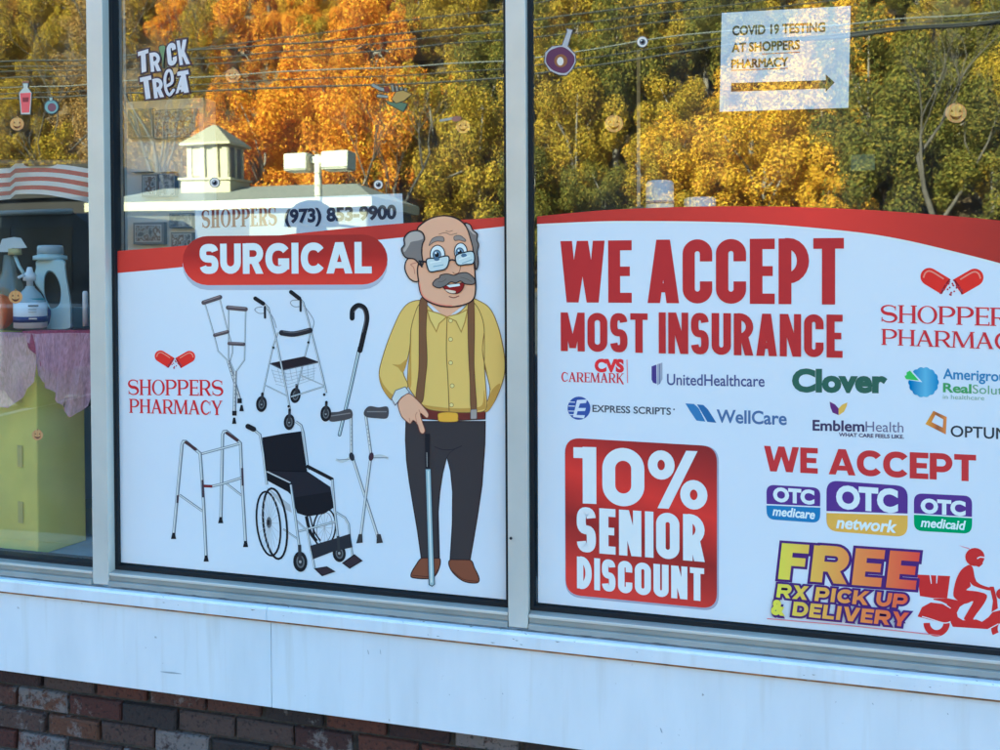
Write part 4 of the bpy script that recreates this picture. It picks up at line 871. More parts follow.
def pumpkin(r):
    def f(s):
        s.ell((0, 0), r*1.02, r*.95, PK, line=(206, 160, 120), lw=r*.12, n=26)
        for k in (-.5, 0, .5): s.stroke([(k*r, -r*.82), (k*r*1.25, 0), (k*r, r*.82)], r*.06, (200, 122, 66))
        s.stroke([(-r*.05, -r*.9), (r*.08, -r*1.2)], r*.25, (150, 130, 80), False)
        for sx in (-1, 1): s.poly([(sx*r*.25, -r*.1), (sx*r*.58, -r*.1), (sx*r*.42, -r*.4)], PKD, False)
        s.poly([(-r*.6, r*.2), (-r*.3, r*.34), (0, r*.38), (r*.3, r*.34), (r*.6, r*.2), (r*.35, r*.6), (0, r*.7), (-r*.35, r*.6)], PKD, True)
    return f
for px, py, r, lb in ((17, 124, 7, 'small orange pumpkin sticker under the pink potion bottle sticker'), (232.5, 75.5, 7.4, 'round orange pumpkin face sticker right of the TRICK or TREAT sticker'),
                      (463, 126.6, 7, 'small pumpkin sticker touching a little bone in the middle pane'), (614, 123.6, 9.2, 'smiling pumpkin sticker below the eyeball sticker in the insurance pane'),
                      (956, 113, 10.6, 'largest pumpkin sticker, right of the testing notice'), (37.5, 435, 5.6, 'tiny pumpkin sticker in front of the yellow carton'), (15.5, 297, 7, 'pumpkin sticker beside the orange pumpkin and pump bottle')):
    r *= .92
    sticker('pumpkin_sticker', lb, 'sticker', 'halloween stickers', pumpkin(r), (0, r), (px, py, 1), .0045)
def eyeball(s):
    s.ell((0, 0), 5.4, 5.4, (206, 212, 222), line=(120, 120, 130), lw=.7, n=20); s.ell((.2, .2), 3.1, 3.1, (92, 98, 120), n=16); s.ell((.2, .2), 1.7, 1.7, (24, 24, 32), n=14); s.ell((-.9, -1.2), .7, .7, (240, 244, 250), n=10)
for px, py, k, lb in ((642.3, 41.8, 1, 'eyeball sticker between the purple flask and the testing notice'), (214.6, 182.6, 1.1, 'eyeball sticker over the reflected cupola'), (378.3, 184.6, 1.2, 'eyeball sticker right of the reflected twin lamp')):
    sticker('eyeball_sticker', lb, 'sticker', 'halloween stickers', eyeball, (0, 5), (px, py, k))
C1 = (0, 0, 3.948)
def pinkbottle(s):
    s.poly([(88, 328), (112, 328), (110, 345), (126, 366), (120, 452), (82, 452), (74, 366), (92, 345)], (176, 190, 196), False, (90, 90, 96), 3); s.poly([(79, 368), (122, 366), (116, 444), (86, 446)], (196, 96, 108), False); s.poly([(88, 385), (114, 384), (112, 402), (90, 403)], (120, 60, 70), False); s.stroke([(88, 324), (114, 323)], 7, (130, 100, 90), False)
sticker('potion_bottle_sticker', 'tall pink potion bottle sticker in the left pane', 'sticker', 'halloween stickers', pinkbottle, (100, 452), C1)
def roundbottle(s):
    s.ell((203, 422), 28, 28, (120, 160, 172), line=(70, 80, 90), lw=4); s.ell((205, 424), 17, 17, (112, 84, 104)); s.poly([(194, 384), (208, 384), (207, 398), (195, 398)], (150, 176, 184), False, (70, 80, 90), 2)
sticker('potion_bottle_sticker', 'small round blue bottle sticker beside the pink one in the left pane', 'sticker', 'halloween stickers', roundbottle, (203, 450), C1)
def flask(s):
    s.poly([(262, 112), (288, 118), (284, 128), (268, 182), (298, 214), (300, 246), (284, 276), (262, 298), (232, 296), (196, 280), (174, 246), (178, 206), (206, 182), (244, 178), (264, 126)], (168, 178, 196), False, (84, 80, 96), 3)
    s.poly([(212, 192), (250, 186), (288, 214), (294, 242), (278, 272), (258, 288), (230, 286), (202, 272), (182, 244), (188, 210)], (92, 62, 96), True); s.ell((240, 240), 26, 26, (130, 96, 72)); s.ell((238, 242), 13, 17, (206, 210, 220))
sticker('potion_flask_sticker', 'purple round flask sticker with a leaning neck beside the second mullion', 'sticker', 'halloween stickers', flask, (240, 298), (500, 0, 3.948))
C2 = (250, 0, 3.948)
def hand(s):
    LB, G = (140, 150, 152), (96, 120, 104)
    s.stroke([(482, 334), (512, 350), (548, 360)], 17, (74, 76, 80), False); s.stroke([(482, 334), (512, 350), (548, 360)], 11, LB, False); s.stroke([(500, 378), (545, 382)], 14, (74, 76, 80), False); s.stroke([(502, 378), (545, 382)], 9, LB, False)
    s.poly([(534, 396), (560, 404), (600, 404), (622, 410), (606, 442), (574, 426), (544, 410)], G, False, (60, 70, 66), 3); s.poly([(528, 344), (548, 340), (552, 364), (530, 362)], (112, 66, 58), False)
    for k in range(4): s.stroke([(560+k*18, 332+k*5), (566+k*16, 362)], 15, (66, 66, 66), False); s.stroke([(560+k*18, 334+k*5), (566+k*16, 362)], 9, (128, 132, 128), False)
    s.poly([(558, 392), (576, 362), (604, 356), (640, 372), (608, 398), (576, 408)], (166, 146, 92), False, (70, 66, 56), 3)
sticker('skeleton_hand_sticker', 'grey and green skeleton hand sticker holding a yellow card in the middle pane', 'sticker', 'halloween stickers', hand, (600, 440), C2)
def bone(s):
    s.stroke([(752, 476), (785, 470), (806, 466)], 10, (150, 158, 162), False, rnd=True); s.poly([(796, 468), (812, 458), (834, 462), (828, 476), (806, 480)], (138, 108, 104), True)
sticker('bone_sticker', 'little bone sticker touching a pumpkin sticker in the middle pane', 'sticker', 'halloween stickers', bone, (790, 480), C2)

# ================================================================== notices taped inside the glass
YN = 0.006
paper = mat('notice_paper', (.88, .89, .90), rough=.7); dark_ink = mat('notice_ink', (.02, .02, .022), rough=.7)
def sheet(pts, m, s):
    s.raw([[s.w(p) for p in pts]], m); n = len(s.v); s.v += [(a, y+.0006, c) for a, b, c in s.v for y in (b,)]; k = s.mi(m)
    for i in range(n): s.f.append([n+i, n+(i+1) % n, (i+1) % n, i]); s.m.append(k); s.sm.append(False)
    s.f.append(list(range(2*n-1, n-1, -1))[::-1]); s.m.append(k); s.sm.append(False)
nt_ = empty('paper_notice', at(785, 110, YN)); tag(nt_, 'white COVID 19 TESTING paper notice with a long arrow taped inside the glass', 'notice')
s = Ink(YN); sheet([(721.7, 12.9), (850.7, 5.8), (848.4, 107.8), (719.4, 111.8)], paper, s); s.build('sheet', nt_)
s = Ink(YN-.0004); s.text('COVID 19 TESTING', (732.2, 35.2), (825.4, 31.6), 8.8, dark_ink, d=.034); s.text('AT SHOPPERS', (731.6, 52), (799.8, 49), 8.6, dark_ink, d=.034); s.text('PHARMACY', (731.4, 68.2), (788.6, 65.8), 8.2, dark_ink, d=.034)
s.stroke([(731, 70.4), (788, 68.2)], .8, (150, 60, 60), False); s.stroke([(762, 54), (800, 52)], .8, (150, 60, 60), False); s.build('lettering', nt_)
s = Ink(YN-.0004); s.poly([(731.4, 83), (826, 80.2), (825.8, 74.4), (834.6, 82.4), (825.6, 91.8), (825.8, 88.4), (731, 91.6)], dark_ink, False); s.build('arrow', nt_)
ph_ = empty('phone_sign', at(300, 228, YN)); tag(ph_, 'long white shop sign with the telephone number behind the top of the SURGICAL badge', 'sign')
s = Ink(YN); sheet([(194.8, 201.4), (402.2, 193.4), (404, 238), (195.4, 247)], mat('sign_board', (.80, .82, .84), rough=.5), s); s.build('board', ph_)
s = Ink(YN-.0004); s.caps('SHOPPERS', (201.6, 228.2), (277, 225.4), 18.4, mat('sign_red', (.20, .018, .022)), style='serif')
NV = mat('sign_navy', (.008, .012, .05)); s.text('(973) 853-9900', (284.6, 222.6), (396.4, 218.2), 12.4, NV, d=.045); s.build('lettering', ph_)
# ================================================================== window display, left pane
zfl = z_sill-.02
shelf = empty('display_shelf', (XL+.6, .3, zfl-.05)); tag(shelf, 'low display deck inside the window behind the panes', 'display shelf')
q = MB(); q.box((XL-.3, .06, zfl-.05), (XR+.3, .62, zfl), mat('deck_paint', (.30, .33, .34), rough=.7, noise=.1)); q.build('deck', shelf)
q = MB(); q.box((XL-.3, .58, .061), (XR+.3, .60, zfl-.051), mat('deck_front', (.2, .2, .2))); q.build('front_board', shelf)
def cardboard():
    return mat('yellow_carton', (.80, .68, .14), rough=.75, noise=.10, nscale=6)
def on_glass(px, py, y): return at(px, py, y)
cy_ = .065
c0 = at(38, 552, cy_); H_ = at(38, 338, cy_).z-zfl
base = Vector((c0.x, cy_, zfl))
d1 = Vector((-.985, .17, 0)); d2 = Vector((.34, .94, 0)); L1, L2 = .52, .15
car = empty('storage_carton', base); tag(car, 'tall yellow carton under pink netting in the left pane', 'carton')
q = MB(); b4 = [base, base+d2*L2, base+d2*L2+d1*L1, base+d1*L1]; q.hexa([p+Vector((0, 0, .001)) for p in b4], [p+Vector((0, 0, H_)) for p in b4], cardboard()); q.build('box', car, .004, True)
tp = mat('packing_tape', (.62, .50, .15), rough=.45)
for (u, z0, z1) in ((.062, .40, .50), (.062, .14, .24), (.06, .70, .82)):
    q = MB(); o_ = base+d1*u+Vector((-.17, -.985, 0))*.002; q.hexa([o_+Vector((0, 0, H_*z0)), o_+d1*.022+Vector((0, 0, H_*z0)), o_+d1*.022+Vector((-.17, -.985, 0))*.001+Vector((0, 0, H_*z0)), o_+Vector((-.17, -.985, 0))*.001+Vector((0, 0, H_*z0))],
        [o_+Vector((0, 0, H_*z1)), o_+d1*.022+Vector((0, 0, H_*z1)), o_+d1*.022+Vector((-.17, -.985, 0))*.001+Vector((0, 0, H_*z1)), o_+Vector((-.17, -.985, 0))*.001+Vector((0, 0, H_*z1))], tp); q.build('tape', car)
# small carton with an orange label
p0 = at(46, 548, .24); sc = empty('small_carton', (p0.x+.06, .30, zfl)); tag(sc, 'small grey-green carton with an orange label at the foot of the yellow one', 'carton')
q = MB(); zt2 = at(60, 506, .24).z; x0_, x1_ = p0.x+.05, at(104, 540, .24).x
q.hexa([(x0_, .29, zfl+.001), (x1_, .23, zfl+.001), (x1_+.06, .40, zfl+.001), (x0_+.06, .44, zfl+.001)], [(x0_, .29, zt2-.01), (x1_, .23, zt2+.0), (x1_+.06, .40, zt2), (x0_+.06, .44, zt2)], mat('green_carton', (.34, .36, .24), rough=.8, noise=.1)); q.build('box', sc, .003, True)
q = MB(); a = at(72, 540, .235); b = at(84, 516, .235); q.box((a.x, .228, a.z), (b.x, .243, b.z), mat('orange_label', (.50, .17, .05), rough=.6)); q.build('label', sc)
# pale panel leaning behind
p1 = at(80, 420, .42); lp = MB(); e0 = at(66, 540, .50); e1 = at(104, 540, .50); f0 = at(80, 412, .46); f1 = at(108, 395, .46)
lp.hexa([e0, e1, e1+Vector((0, .02, 0)), e0+Vector((0, .02, 0))], [f0, f1, f1+Vector((0, .02, 0)), f0+Vector((0, .02, 0))], mat('foam_board', (.42, .47, .46), rough=.8)); o = lp.build('foam_board', None, 0, True); tag(o, 'pale foam board leaning behind the yellow carton', 'board')
# netting
def tulle(name, col, dens):
    m = bpy.data.materials.new(name); m.use_nodes = True; t = m.node_tree; b = t.nodes['Principled BSDF']; b.inputs['Base Color'].default_value = (*col, 1); b.inputs['Roughness'].default_value = .7
    tr = t.nodes.new('ShaderNodeBsdfTransparent'); mx = t.nodes.new('ShaderNodeMixShader'); n = t.nodes.new('ShaderNodeTexNoise'); n.inputs['Scale'].default_value = 14; n.inputs['Detail'].default_value = 2
    r = t.nodes.new('ShaderNodeMapRange'); r.inputs[1].default_value = .3; r.inputs[2].default_value = .7; r.inputs[3].default_value = dens-.15; r.inputs[4].default_value = dens+.15
    t.links.new(n.outputs[0], r.inputs[0]); t.links.new(r.outputs[0], mx.inputs[0]); t.links.new(tr.outputs[0], mx.inputs[1]); t.links.new(b.outputs[0], mx.inputs[2]); t.links.new(mx.outputs[0], t.nodes['Material Output'].inputs[0]); return m
tm1, tm2 = tulle('pink_tulle', (.80, .46, .56), .55), tulle('maroon_tulle', (.34, .04, .11), .82)
zt3 = zfl+H_
net = empty('tulle_cloth', (base.x+.02, .2, zt3)); tag(net, 'sheer pink and maroon netting draped over the yellow carton', 'cloth')
def drape(nm, top, hang, m, seed):
    """top: points of the cloth's edge on top, hang: the points it hangs down to"""
    q = MB(); n = 28; k = 9; rn = random.Random(seed); ph = [rn.uniform(0, 6) for _ in range(4)]
    T_ = catmull([tuple(p) for p in top], n//(len(top)-1)+1, False); B_ = catmull([tuple(p) for p in hang], n//(len(hang)-1)+1, False); N = min(len(T_), len(B_)); vs = []
    for i in range(N):
        for j in range(k+1):
            f = j/k; a = Vector(T_[i*len(T_)//N]).lerp(Vector(B_[i*len(B_)//N]), f)
            a.y += .006*math.sin(i*.9+ph[0]+f*2)*f+.003*math.sin(i*2.1+ph[1]); a.x += .006*math.sin(i*1.3+ph[2])*f; vs.append(a)
    q.add(vs, [(i*(k+1)+j, (i+1)*(k+1)+j, (i+1)*(k+1)+j+1, i*(k+1)+j+1) for i in range(N-1) for j in range(k)], m, True); return q.build(nm, net)
zz = lambda px, py, y: at(px, py, y)
drape('top_fold', [zz(-60, 329, .42), zz(10, 330, .42), zz(60, 329, .42), zz(112, 329, .42)], [zz(-60, 336, .05), zz(0, 334, .05), zz(50, 334, .05), zz(112, 336, .05)], tm2, 1)
drape('maroon_fold', [zz(22, 331, .052), zz(50, 330, .055), zz(80, 330, .06), zz(112, 330, .06)], [zz(30, 346, .047), zz(50, 372, .05), zz(78, 368, .055), zz(112, 356, .055)], tm2, 3)
drape('hanging_fold', [zz(-70, 334, .049), zz(-30, 333, .049), zz(5, 332, .049), zz(40, 334, .049)], [zz(-70, 380, .042), zz(-30, 392, .042), zz(8, 408, .042), zz(37, 376, .042)], tm1, 4)
drape('corner_fold', [zz(36, 334, .046), zz(58, 333, .046), zz(86, 333, .05), zz(112, 334, .05)], [zz(38, 376, .041), zz(56, 397, .043), zz(74, 416, .045), zz(112, 372, .045)], tm1, 6)
# things on the carton
def lathe_px(q, rows, y, m, seg=28, cx=None, sx=1, sy=1):
    """turned body: rows of (left px, right px, py) on the plane y"""
    c = at((rows[0][0]+rows[0][1])/2, rows[0][2], y); prof = []
    for a, b, py in rows:
        A, B_ = at(a, py, y), at(b, py, y); prof.append(((B_.x-A.x)/2, A.z))
    q.lathe(prof[::-1] if prof[0][1] > prof[-1][1] else prof, (c.x, y, 0), m, seg, sx, sy); return c
yb = .235
plast = mat('pale_blue_plastic', (.52, .68, .70), rough=.35); wht = mat('white_plastic', (.84, .86, .87), rough=.35)
# detergent jug with a loop handle
jug = empty('detergent_jug', at(57, 329, yb)); tag(jug, 'pale blue detergent jug with a moulded loop handle, no label', 'jug')
C5 = (0, 220, 6.25)
out = [(238, 250), (225, 300), (214, 350), (222, 400), (262, 455), (286, 500), (318, 570), (310, 640), (296, 684), (440, 684), (450, 630), (450, 560), (440, 470), (424, 380), (412, 300), (395, 250)]
hole = [(298, 328), (282, 360), (278, 420), (286, 490), (312, 545), (345, 548), (372, 520), (380, 450), (368, 390), (345, 345), (320, 325)]
def pxc(p, y): return at(C5[0]+p[0]/C5[2], C5[1]+p[1]/C5[2], y)
q = MB(); o1 = catmull(out, 4); h1 = catmull(hole, 3)
for sgn in (1,):
    lv = []
    for yy, sh in ((yb-.030, .90), (yb-.018, 1.0), (yb+.018, 1.0), (yb+.030, .90)):
        cx_, cy2 = 335, 480
        lv.append(([pxc((cx_+(p[0]-cx_)*sh, cy2+(p[1]-cy2)*(sh*.3+.7)), yy) for p in o1], [pxc((328+(p[0]-328)*(2-sh)*1.0, 435+(p[1]-435)*(1.0 if sh == 1 else 1.08)), yy) for p in h1]))
    no, nh = len(o1), len(h1)
    for a in range(3):
        vs = lv[a][0]+lv[a+1][0]; q.add(vs, [(i, (i+1) % no, no+(i+1) % no, no+i) for i in range(no)], plast, True)
        vs = lv[a][1]+lv[a+1][1]; q.add(vs, [(i, nh+i, nh+(i+1) % nh, (i+1) % nh) for i in range(nh)], plast, True)
    for a in (0, 3):
        tri = geometry.tessellate_polygon([[Vector((v.x, v.z, 0)) for v in lv[a][0]], [Vector((v.x, v.z, 0)) for v in lv[a][1]]]); q.add(lv[a][0]+lv[a][1], [tuple(t) for t in tri], plast)
q.build('body', jug, 0, True)
q = MB(); lathe_px(q, [(37.5, 63, 260), (38, 63.4, 256), (41, 60, 255), (41, 60, 247), (41.5, 59.5, 246)], yb, plast); lathe_px(q, [(40.6, 60.4, 254), (41, 60, 247), (41.6, 59.4, 245.6), (44, 57, 245.2)], yb, mat('cap_plastic', (.42, .50, .55), rough=.4)); q.build('cap', jug, 0, True)
# pump bottle
pb = empty('pump_bottle', at(30.5, 328, .16)); tag(pb, 'clear hand sanitiser bottle with a white pump and a dark blue label stripe', 'pump bottle')
gel = mat('sanitiser_gel', (.36, .44, .46), rough=.15, spec=.5)
q = MB(); lathe_px(q, [(17, 44, 328), (16.6, 44.4, 325), (16.6, 44.4, 308), (18, 43, 300), (22, 40, 293.5), (26, 34.5, 288), (26.4, 34.2, 286)], .16, gel, sy=.7); q.build('bottle', pb, 0, True)
q = MB(); lathe_px(q, [(16.4, 44.6, 327), (16.4, 44.6, 302)], .16, wht, sy=.71); q.build('label', pb, 0, True)
q = MB(); lathe_px(q, [(16.2, 44.8, 321.6), (16.2, 44.8, 315.8)], .16, mat('navy_print', (.02, .03, .16), rough=.4), sy=.72); q.build('label_stripe', pb, 0, True)
q = MB(); lathe_px(q, [(21.4, 43, 302), (22, 42, 298)], .16, mat('teal_print', (.05, .24, .26), rough=.4), sy=.74); q.build('teal_band', pb, 0, True)
s = Ink(.126); s.stroke([(23.5, 305.9), (38.5, 305.8)], 1.7, (40, 48, 60), False); s.stroke([(25, 309.6), (36.5, 309.5)], .7, (130, 140, 150), False); s.stroke([(25, 312.2), (36.5, 312.1)], .6, (130, 140, 150), False); s.stroke([(26, 318.8), (37, 318.7)], 1.2, (200, 206, 220), False); s.build('label_print', pb)
q = MB(); lathe_px(q, [(27.6, 32.4, 296), (27.6, 32.4, 281), (24.2, 34, 280.4), (23.8, 33.6, 275), (26.2, 31.6, 272), (27.4, 31, 267.4), (28, 30.4, 267)], .16, wht)
a = at(29, 276, .16); q.tube([a, a+Vector((0, -.025, .002)), a+Vector((0, -.04, -.004))], .005, wht); q.build('pump', pb, 0, True)
# spray bottle
sb = empty('spray_bottle', at(10, 329, .30)); tag(sb, 'trigger spray bottle with a pale head and yellow collar at the left edge', 'spray bottle')
q = MB(); pr = [(0, 245), (2, 239), (14, 237), (21, 238), (26, 246), (27, 247.6), (20, 248.4), (12, 248), (8, 252), (0, 252), (-8, 250), (-10, 244)]
q.extrude(pr, lambda p, k: at(p[0], p[1], .29+.02*k), mat('spray_head', (.60, .68, .70), rough=.4)); q.build('spray_head', sb, .002, True)
q = MB(); lathe_px(q, [(9.4, 20.4, 255), (9.6, 20, 248.6)], .30, mat('yellow_collar', (.55, .50, .22), rough=.4), sy=.8); q.build('collar', sb, 0, True)
q = MB(); q.tube([at(15, 256, .30), at(19, 266, .29), at(24, 274, .285)], .0055, plast); q.build('trigger', sb)
q = MB(); lathe_px(q, [(-4, 24, 329), (-4, 24, 296), (0, 22, 284), (8, 20, 272), (10.6, 19.4, 255)], .30, mat('clear_bottle', (.16, .18, .15), rough=.15, spec=.5), sy=.8); q.build('bottle', sb, 0, True)
# pumpkin
pk = empty('pumpkin', at(-2, 328, .17)); tag(pk, 'small orange pumpkin on the netting at the left edge of the photo', 'pumpkin')
q = MB(); c = at(-2, 312, .17); R0 = (at(11.5, 312, .17)-c).length
q.lathe([(R0*math.sin(t), c.z-R0*1.12*math.cos(t)) for t in (math.pi*(i+.02)/12 for i in range(13))], (c.x, .17, 0), mat('pumpkin_skin', (.68, .12, .01), rough=.45, noise=.15, nscale=30), 48, 1, 1, 9, .09); q.build('flesh', pk, 0, True)
q = MB(); q.tube([(c.x, .17, c.z+R0*1.0), (c.x+.004, .17, c.z+R0*1.3)], [.007, .005], mat('stalk', (.14, .12, .04), rough=.9)); q.build('stalk', pk)
# white tube near the mullion
q = MB(); lathe_px(q, [(83.4, 87.6, 326), (83.4, 87.6, 293), (84, 87, 291)], .22, wht); o = q.build('white_tube', None, 0, True); tag(o, 'slim white tube standing beside the first mullion', 'tube')
# teal packet behind the jug
q = MB(); q.box((at(72, 320, .33).x, .33, at(72, 328, .33).z), (at(83, 320, .33).x, .37, at(83, 308, .33).z), mat('blue_packet', (.12, .20, .24), rough=.5)); o = q.build('blue_packet', None, .004); tag(o, 'low grey-blue packet behind the detergent jug', 'packet')
q = MB(); q.box((at(44, 320, .29).x, .29, at(44, 326, .29).z), (at(52, 320, .29).x, .31, at(52, 309, .29).z), mat('navy_box', (.03, .04, .16), rough=.5)); o = q.build('navy_box', None, .002); tag(o, 'small navy box between the pump bottle and the detergent jug', 'box')
# stand that carries the items behind the carton
q = MB(); zc = at(60, 329.6, .30).z-.006; q.box((at(-90, 330, .3).x, .19, zc-.02), (at(104, 330, .3).x, .56, zc), mat('stand_top', (.12, .05, .07), rough=.8))
for x in (at(-85, 330, .3).x, at(96, 330, .3).x): q.box((x-.02, .50, zfl+.001), (x+.02, .54, zc-.021), mat('stand_leg', (.1, .1, .1)))
o = q.build('display_table', None); tag(o, 'low table under the maroon netting carrying the bottles', 'table')
# striped flag hanging inside
fl = empty('striped_flag', at(10, 208, .4)); tag(fl, 'red and white striped flag hung inside the left pane', 'flag')
fr_, fw_ = mat('flag_red', (.42, .02, .03), rough=.8), mat('flag_white', (.78, .78, .76), rough=.8)
q = MB(); n = 48; nb = 7
for b in range(nb):
    vs = []
    for i in range(n+1):
        f = i/n; px = -150+f*256
        for e in (0, 1):
            fz = (b+e)/nb; top = 168+2.5*math.sin(f*5.2+.6)-1.5*math.sin(f*11); bot = 200+2.5*math.sin(f*4.5+1.4)
            sl = -6+20*((f*3.1) % 1.0)*.6
            p = at(px, top+(bot-top)*fz+5*math.sin(f*13+fz*1.5)*(.3+.7*fz)*.5+ (sl*.35)  , .40+.03*math.sin(f*19+fz)); vs.append(p)
    q.add(vs, [(2*i, 2*i+1, 2*i+3, 2*i+2) for i in range(n)], fr_ if b % 2 else fw_, True)
q.build('cloth', fl)
q = MB(); q.tube([at(-160, 163, .42), at(110, 163, .42)], .012, mat('flag_rail', (.12, .10, .08))); q.build('rail', fl)
# ------------------------------------------------------------------ pictures on the display wall, middle pane
YP = .72
dw = empty('display_wall', at(160, 260, YP)); tag(dw, 'pale display wall inside the shop behind the middle pane', 'wall')
q = MB(); a, b = at(112, 260, YP), at(203, 60, YP); q.box((a.x, YP, .061), (b.x, YP+.08, at(160, 100, YP).z), mat('display_paint', (.80, .80, .74), rough=.8, noise=.05)); q.build('panel', dw)
def picture(x0, y0, x1, y1, lb, cm, fm, seed, mat_w=.12):
    r_ = empty('framed_picture', at((x0+x1)/2, y1, YP)); tag(r_, lb, 'picture', 'pictures on the display wall')
    A, B_ = at(x0, y1, YP-.02), at(x1, y0, YP-.02); q = MB(); q.box((A.x, YP-.022, A.z), (B_.x, YP-.001, B_.z), fm); fr = q.build('frame', r_, .002)
    w_ = (B_.x-A.x)*mat_w; q = MB(); q.box((A.x+w_, YP-.024, A.z+w_), (B_.x-w_, YP-.0221, B_.z-w_), mat('picture_mount', (.62, .66, .66), rough=.7)); q.build('mount', r_)
    q = MB(); e = w_*1.35; q.add([(A.x+e, YP-.0246, A.z+e), (B_.x-e, YP-.0246, A.z+e), (B_.x-e, YP-.0246, B_.z-e), (A.x+e, YP-.0246, B_.z-e)], [(0, 1, 2, 3)], print_mat(cm, seed)); q.build('image', r_)
def print_mat(cm, seed):
    m = bpy.data.materials.new('picture_print'); m.use_nodes = True; t = m.node_tree; b = t.nodes['Principled BSDF']; b.inputs['Roughness'].default_value = .5
    tc = t.nodes.new('ShaderNodeTexCoord'); mp = t.nodes.new('ShaderNodeMapping'); mp.inputs['Location'].default_value = (seed*1.7, 0, seed*.9); n = t.nodes.new('ShaderNodeTexNoise'); n.inputs['Scale'].default_value = 34; n.inputs['Detail'].default_value = 5
    t.links.new(tc.outputs['Object'], mp.inputs[0]); t.links.new(mp.outputs[0], n.inputs['Vector']); r = t.nodes.new('ShaderNodeValToRGB'); e = r.color_ramp.elements; cols = [tuple(c.node_tree.nodes['Principled BSDF'].inputs['Base Color'].default_value) for c in cm]
    cols = cols+[(.62, .66, .66, 1)] if len(cols) > 1 else [cols[0], tuple(v*.85 for v in cols[0])]
    while len(e) < len(cols): e.new(.5)
    for i, c in enumerate(cols): e[i].position = .36+.3*i/(len(cols)-1); e[i].color = c
    t.links.new(n.outputs[0], r.inputs[0]); t.links.new(r.outputs[0], b.inputs['Base Color']); return m
ca = [mat('print_blue', (.06, .12, .22)), mat('print_grey', (.16, .20, .22)), mat('print_pale', (.44, .50, .52))]
cb = [mat('print_slate', (.12, .15, .17)), mat('print_pale', (.44, .50, .52)), mat('print_brown', (.16, .11, .08))]
fb, fg = mat('frame_blue', (.10, .17, .26), rough=.5), mat('frame_grey', (.24, .27, .28), rough=.5)
picture(133.5, 222, 164, 244.5, 'pale framed sketch low beside the first mullion', cb, fg, 2, .07)
picture(169.5, 213, 193, 228, 'dark framed group photograph beside the SHOPPERS sign', ca, fb, 5, .04)
picture(171, 232, 193, 252, 'pale framed print half hidden by the SURGICAL badge', cb, fg, 8, .06)
picture(142, 174, 158, 197, 'upright pale certificate above the low framed sketch', cb, fg, 11, .10)
picture(159, 173, 175.5, 197, 'blue framed poster right of the certificate', ca, fb, 13, .05)
picture(128, 108, 153, 138, 'plain green-grey poster below the TRICK or TREAT sticker', [mat('print_green', (.22, .28, .24))], mat('frame_green', (.28, .34, .30)), 15, .03)
picture(154, 108, 196, 139, 'wide busy collage below the TRICK or TREAT sticker', cb, fg, 17, .03)
for x0, x1, y0, lb in ((131, 151, 156, 'left one of two pale arched panels above the certificates'), (158.5, 175, 157, 'right one of two pale arched panels above the certificates')):
    A, B_ = at(x0, 172, YP-.02), at(x1, 172, YP-.02); r = (B_.x-A.x)/2; q = MB()
    q.extrude([(A.x, A.z)]+[(A.x+r-r*math.cos(math.radians(t)), A.z+r*1.35*math.sin(math.radians(t))) for t in range(0, 181, 12)], lambda p, k: Vector((p[0], YP-.02+.018*k, p[1])), mat('arch_panel', (.88, .88, .82), rough=.6)); o = q.build('arched_panel', None, 0, True); tag(o, lb, 'wall panel')
# ------------------------------------------------------------------ containers behind the red arc, right pane
def tub(rows, y, band, lb, nm):
    r_ = empty(nm, at((rows[0][0]+rows[0][1])/2, rows[0][2], y)); tag(r_, lb, 'container'); q = MB(); lathe_px(q, rows, y, mat('tub_plastic', (.62, .68, .72), rough=.4)); q.build('body', r_, 0, True)
    if band: q = MB(); a, b, y0, y1 = band; lathe_px(q, [(a-.3, b+.3, y1), (a-.3, b+.3, y0)], y, mat('tub_blue', (.05, .12, .36), rough=.4)); q.build('stripe', r_, 0, True)
    return r_
tub([(646, 674, 300), (646, 674, 184), (648, 672, 181.5), (650, 670, 181)], .22, (646, 674, 201.5, 204.5), 'white cylindrical tub with a blue stripe rising above the red arc', 'plastic_tub')
tub([(684, 716, 300), (684, 716, 200), (686, 714, 198)], .26, None, 'pale grey tub whose lid just clears the red arc', 'plastic_tub')
q = MB(); a = at(645, 300, .2); q.box((a.x-.1, .14, a.z-.03), (at(724, 300, .2).x+.1, .42, a.z-.001), mat('shelf_wood', (.3, .3, .3), rough=.7))
for x in (a.x-.08, at(724, 300, .2).x+.06): q.box((x, .2, zfl+.001), (x+.02, .36, a.z-.031), mat('stand_leg', (.1, .1, .1)))
o = q.build('small_shelf', None); tag(o, 'small shelf behind the insurance film carrying two tubs', 'shelf')
def card(pts, y, lb, c):
    s = Ink(y); sheet(pts, mat(c[0], c[1], rough=.7), s); o = s.build('paper_card', None); tag(o, lb, 'card')
card([(904, 13), (942, 10), (943, 24), (905, 26)], .6, 'pale paper card high in the insurance pane', ('card_grey', (.30, .31, .28)))
card([(926, 2), (970, -1), (970, 12), (944, 14)], .62, 'second pale paper card overlapping the first near the top', ('card_cream', (.40, .40, .34)))
card([(851, 155), (875, 154), (875, 170), (851, 171)], .6, 'small green card low in the insurance pane', ('card_green', (.16, .22, .15)))
q = MB(); q.box((at(636.5, 60, .9).x, .9, at(637, 208, .9).z), (at(640, 60, .9).x, .912, at(637, 50, .9).z), mat('thin_post', (.5, .5, .48), rough=.5)); q.box((at(630, 208, .9).x, .84, .061), (at(646, 208, .9).x, .97, at(637, 208, .9).z), mat('post_base', (.12, .12, .12))); o = q.build('display_post', None); tag(o, 'thin pale display post inside the insurance pane', 'post')
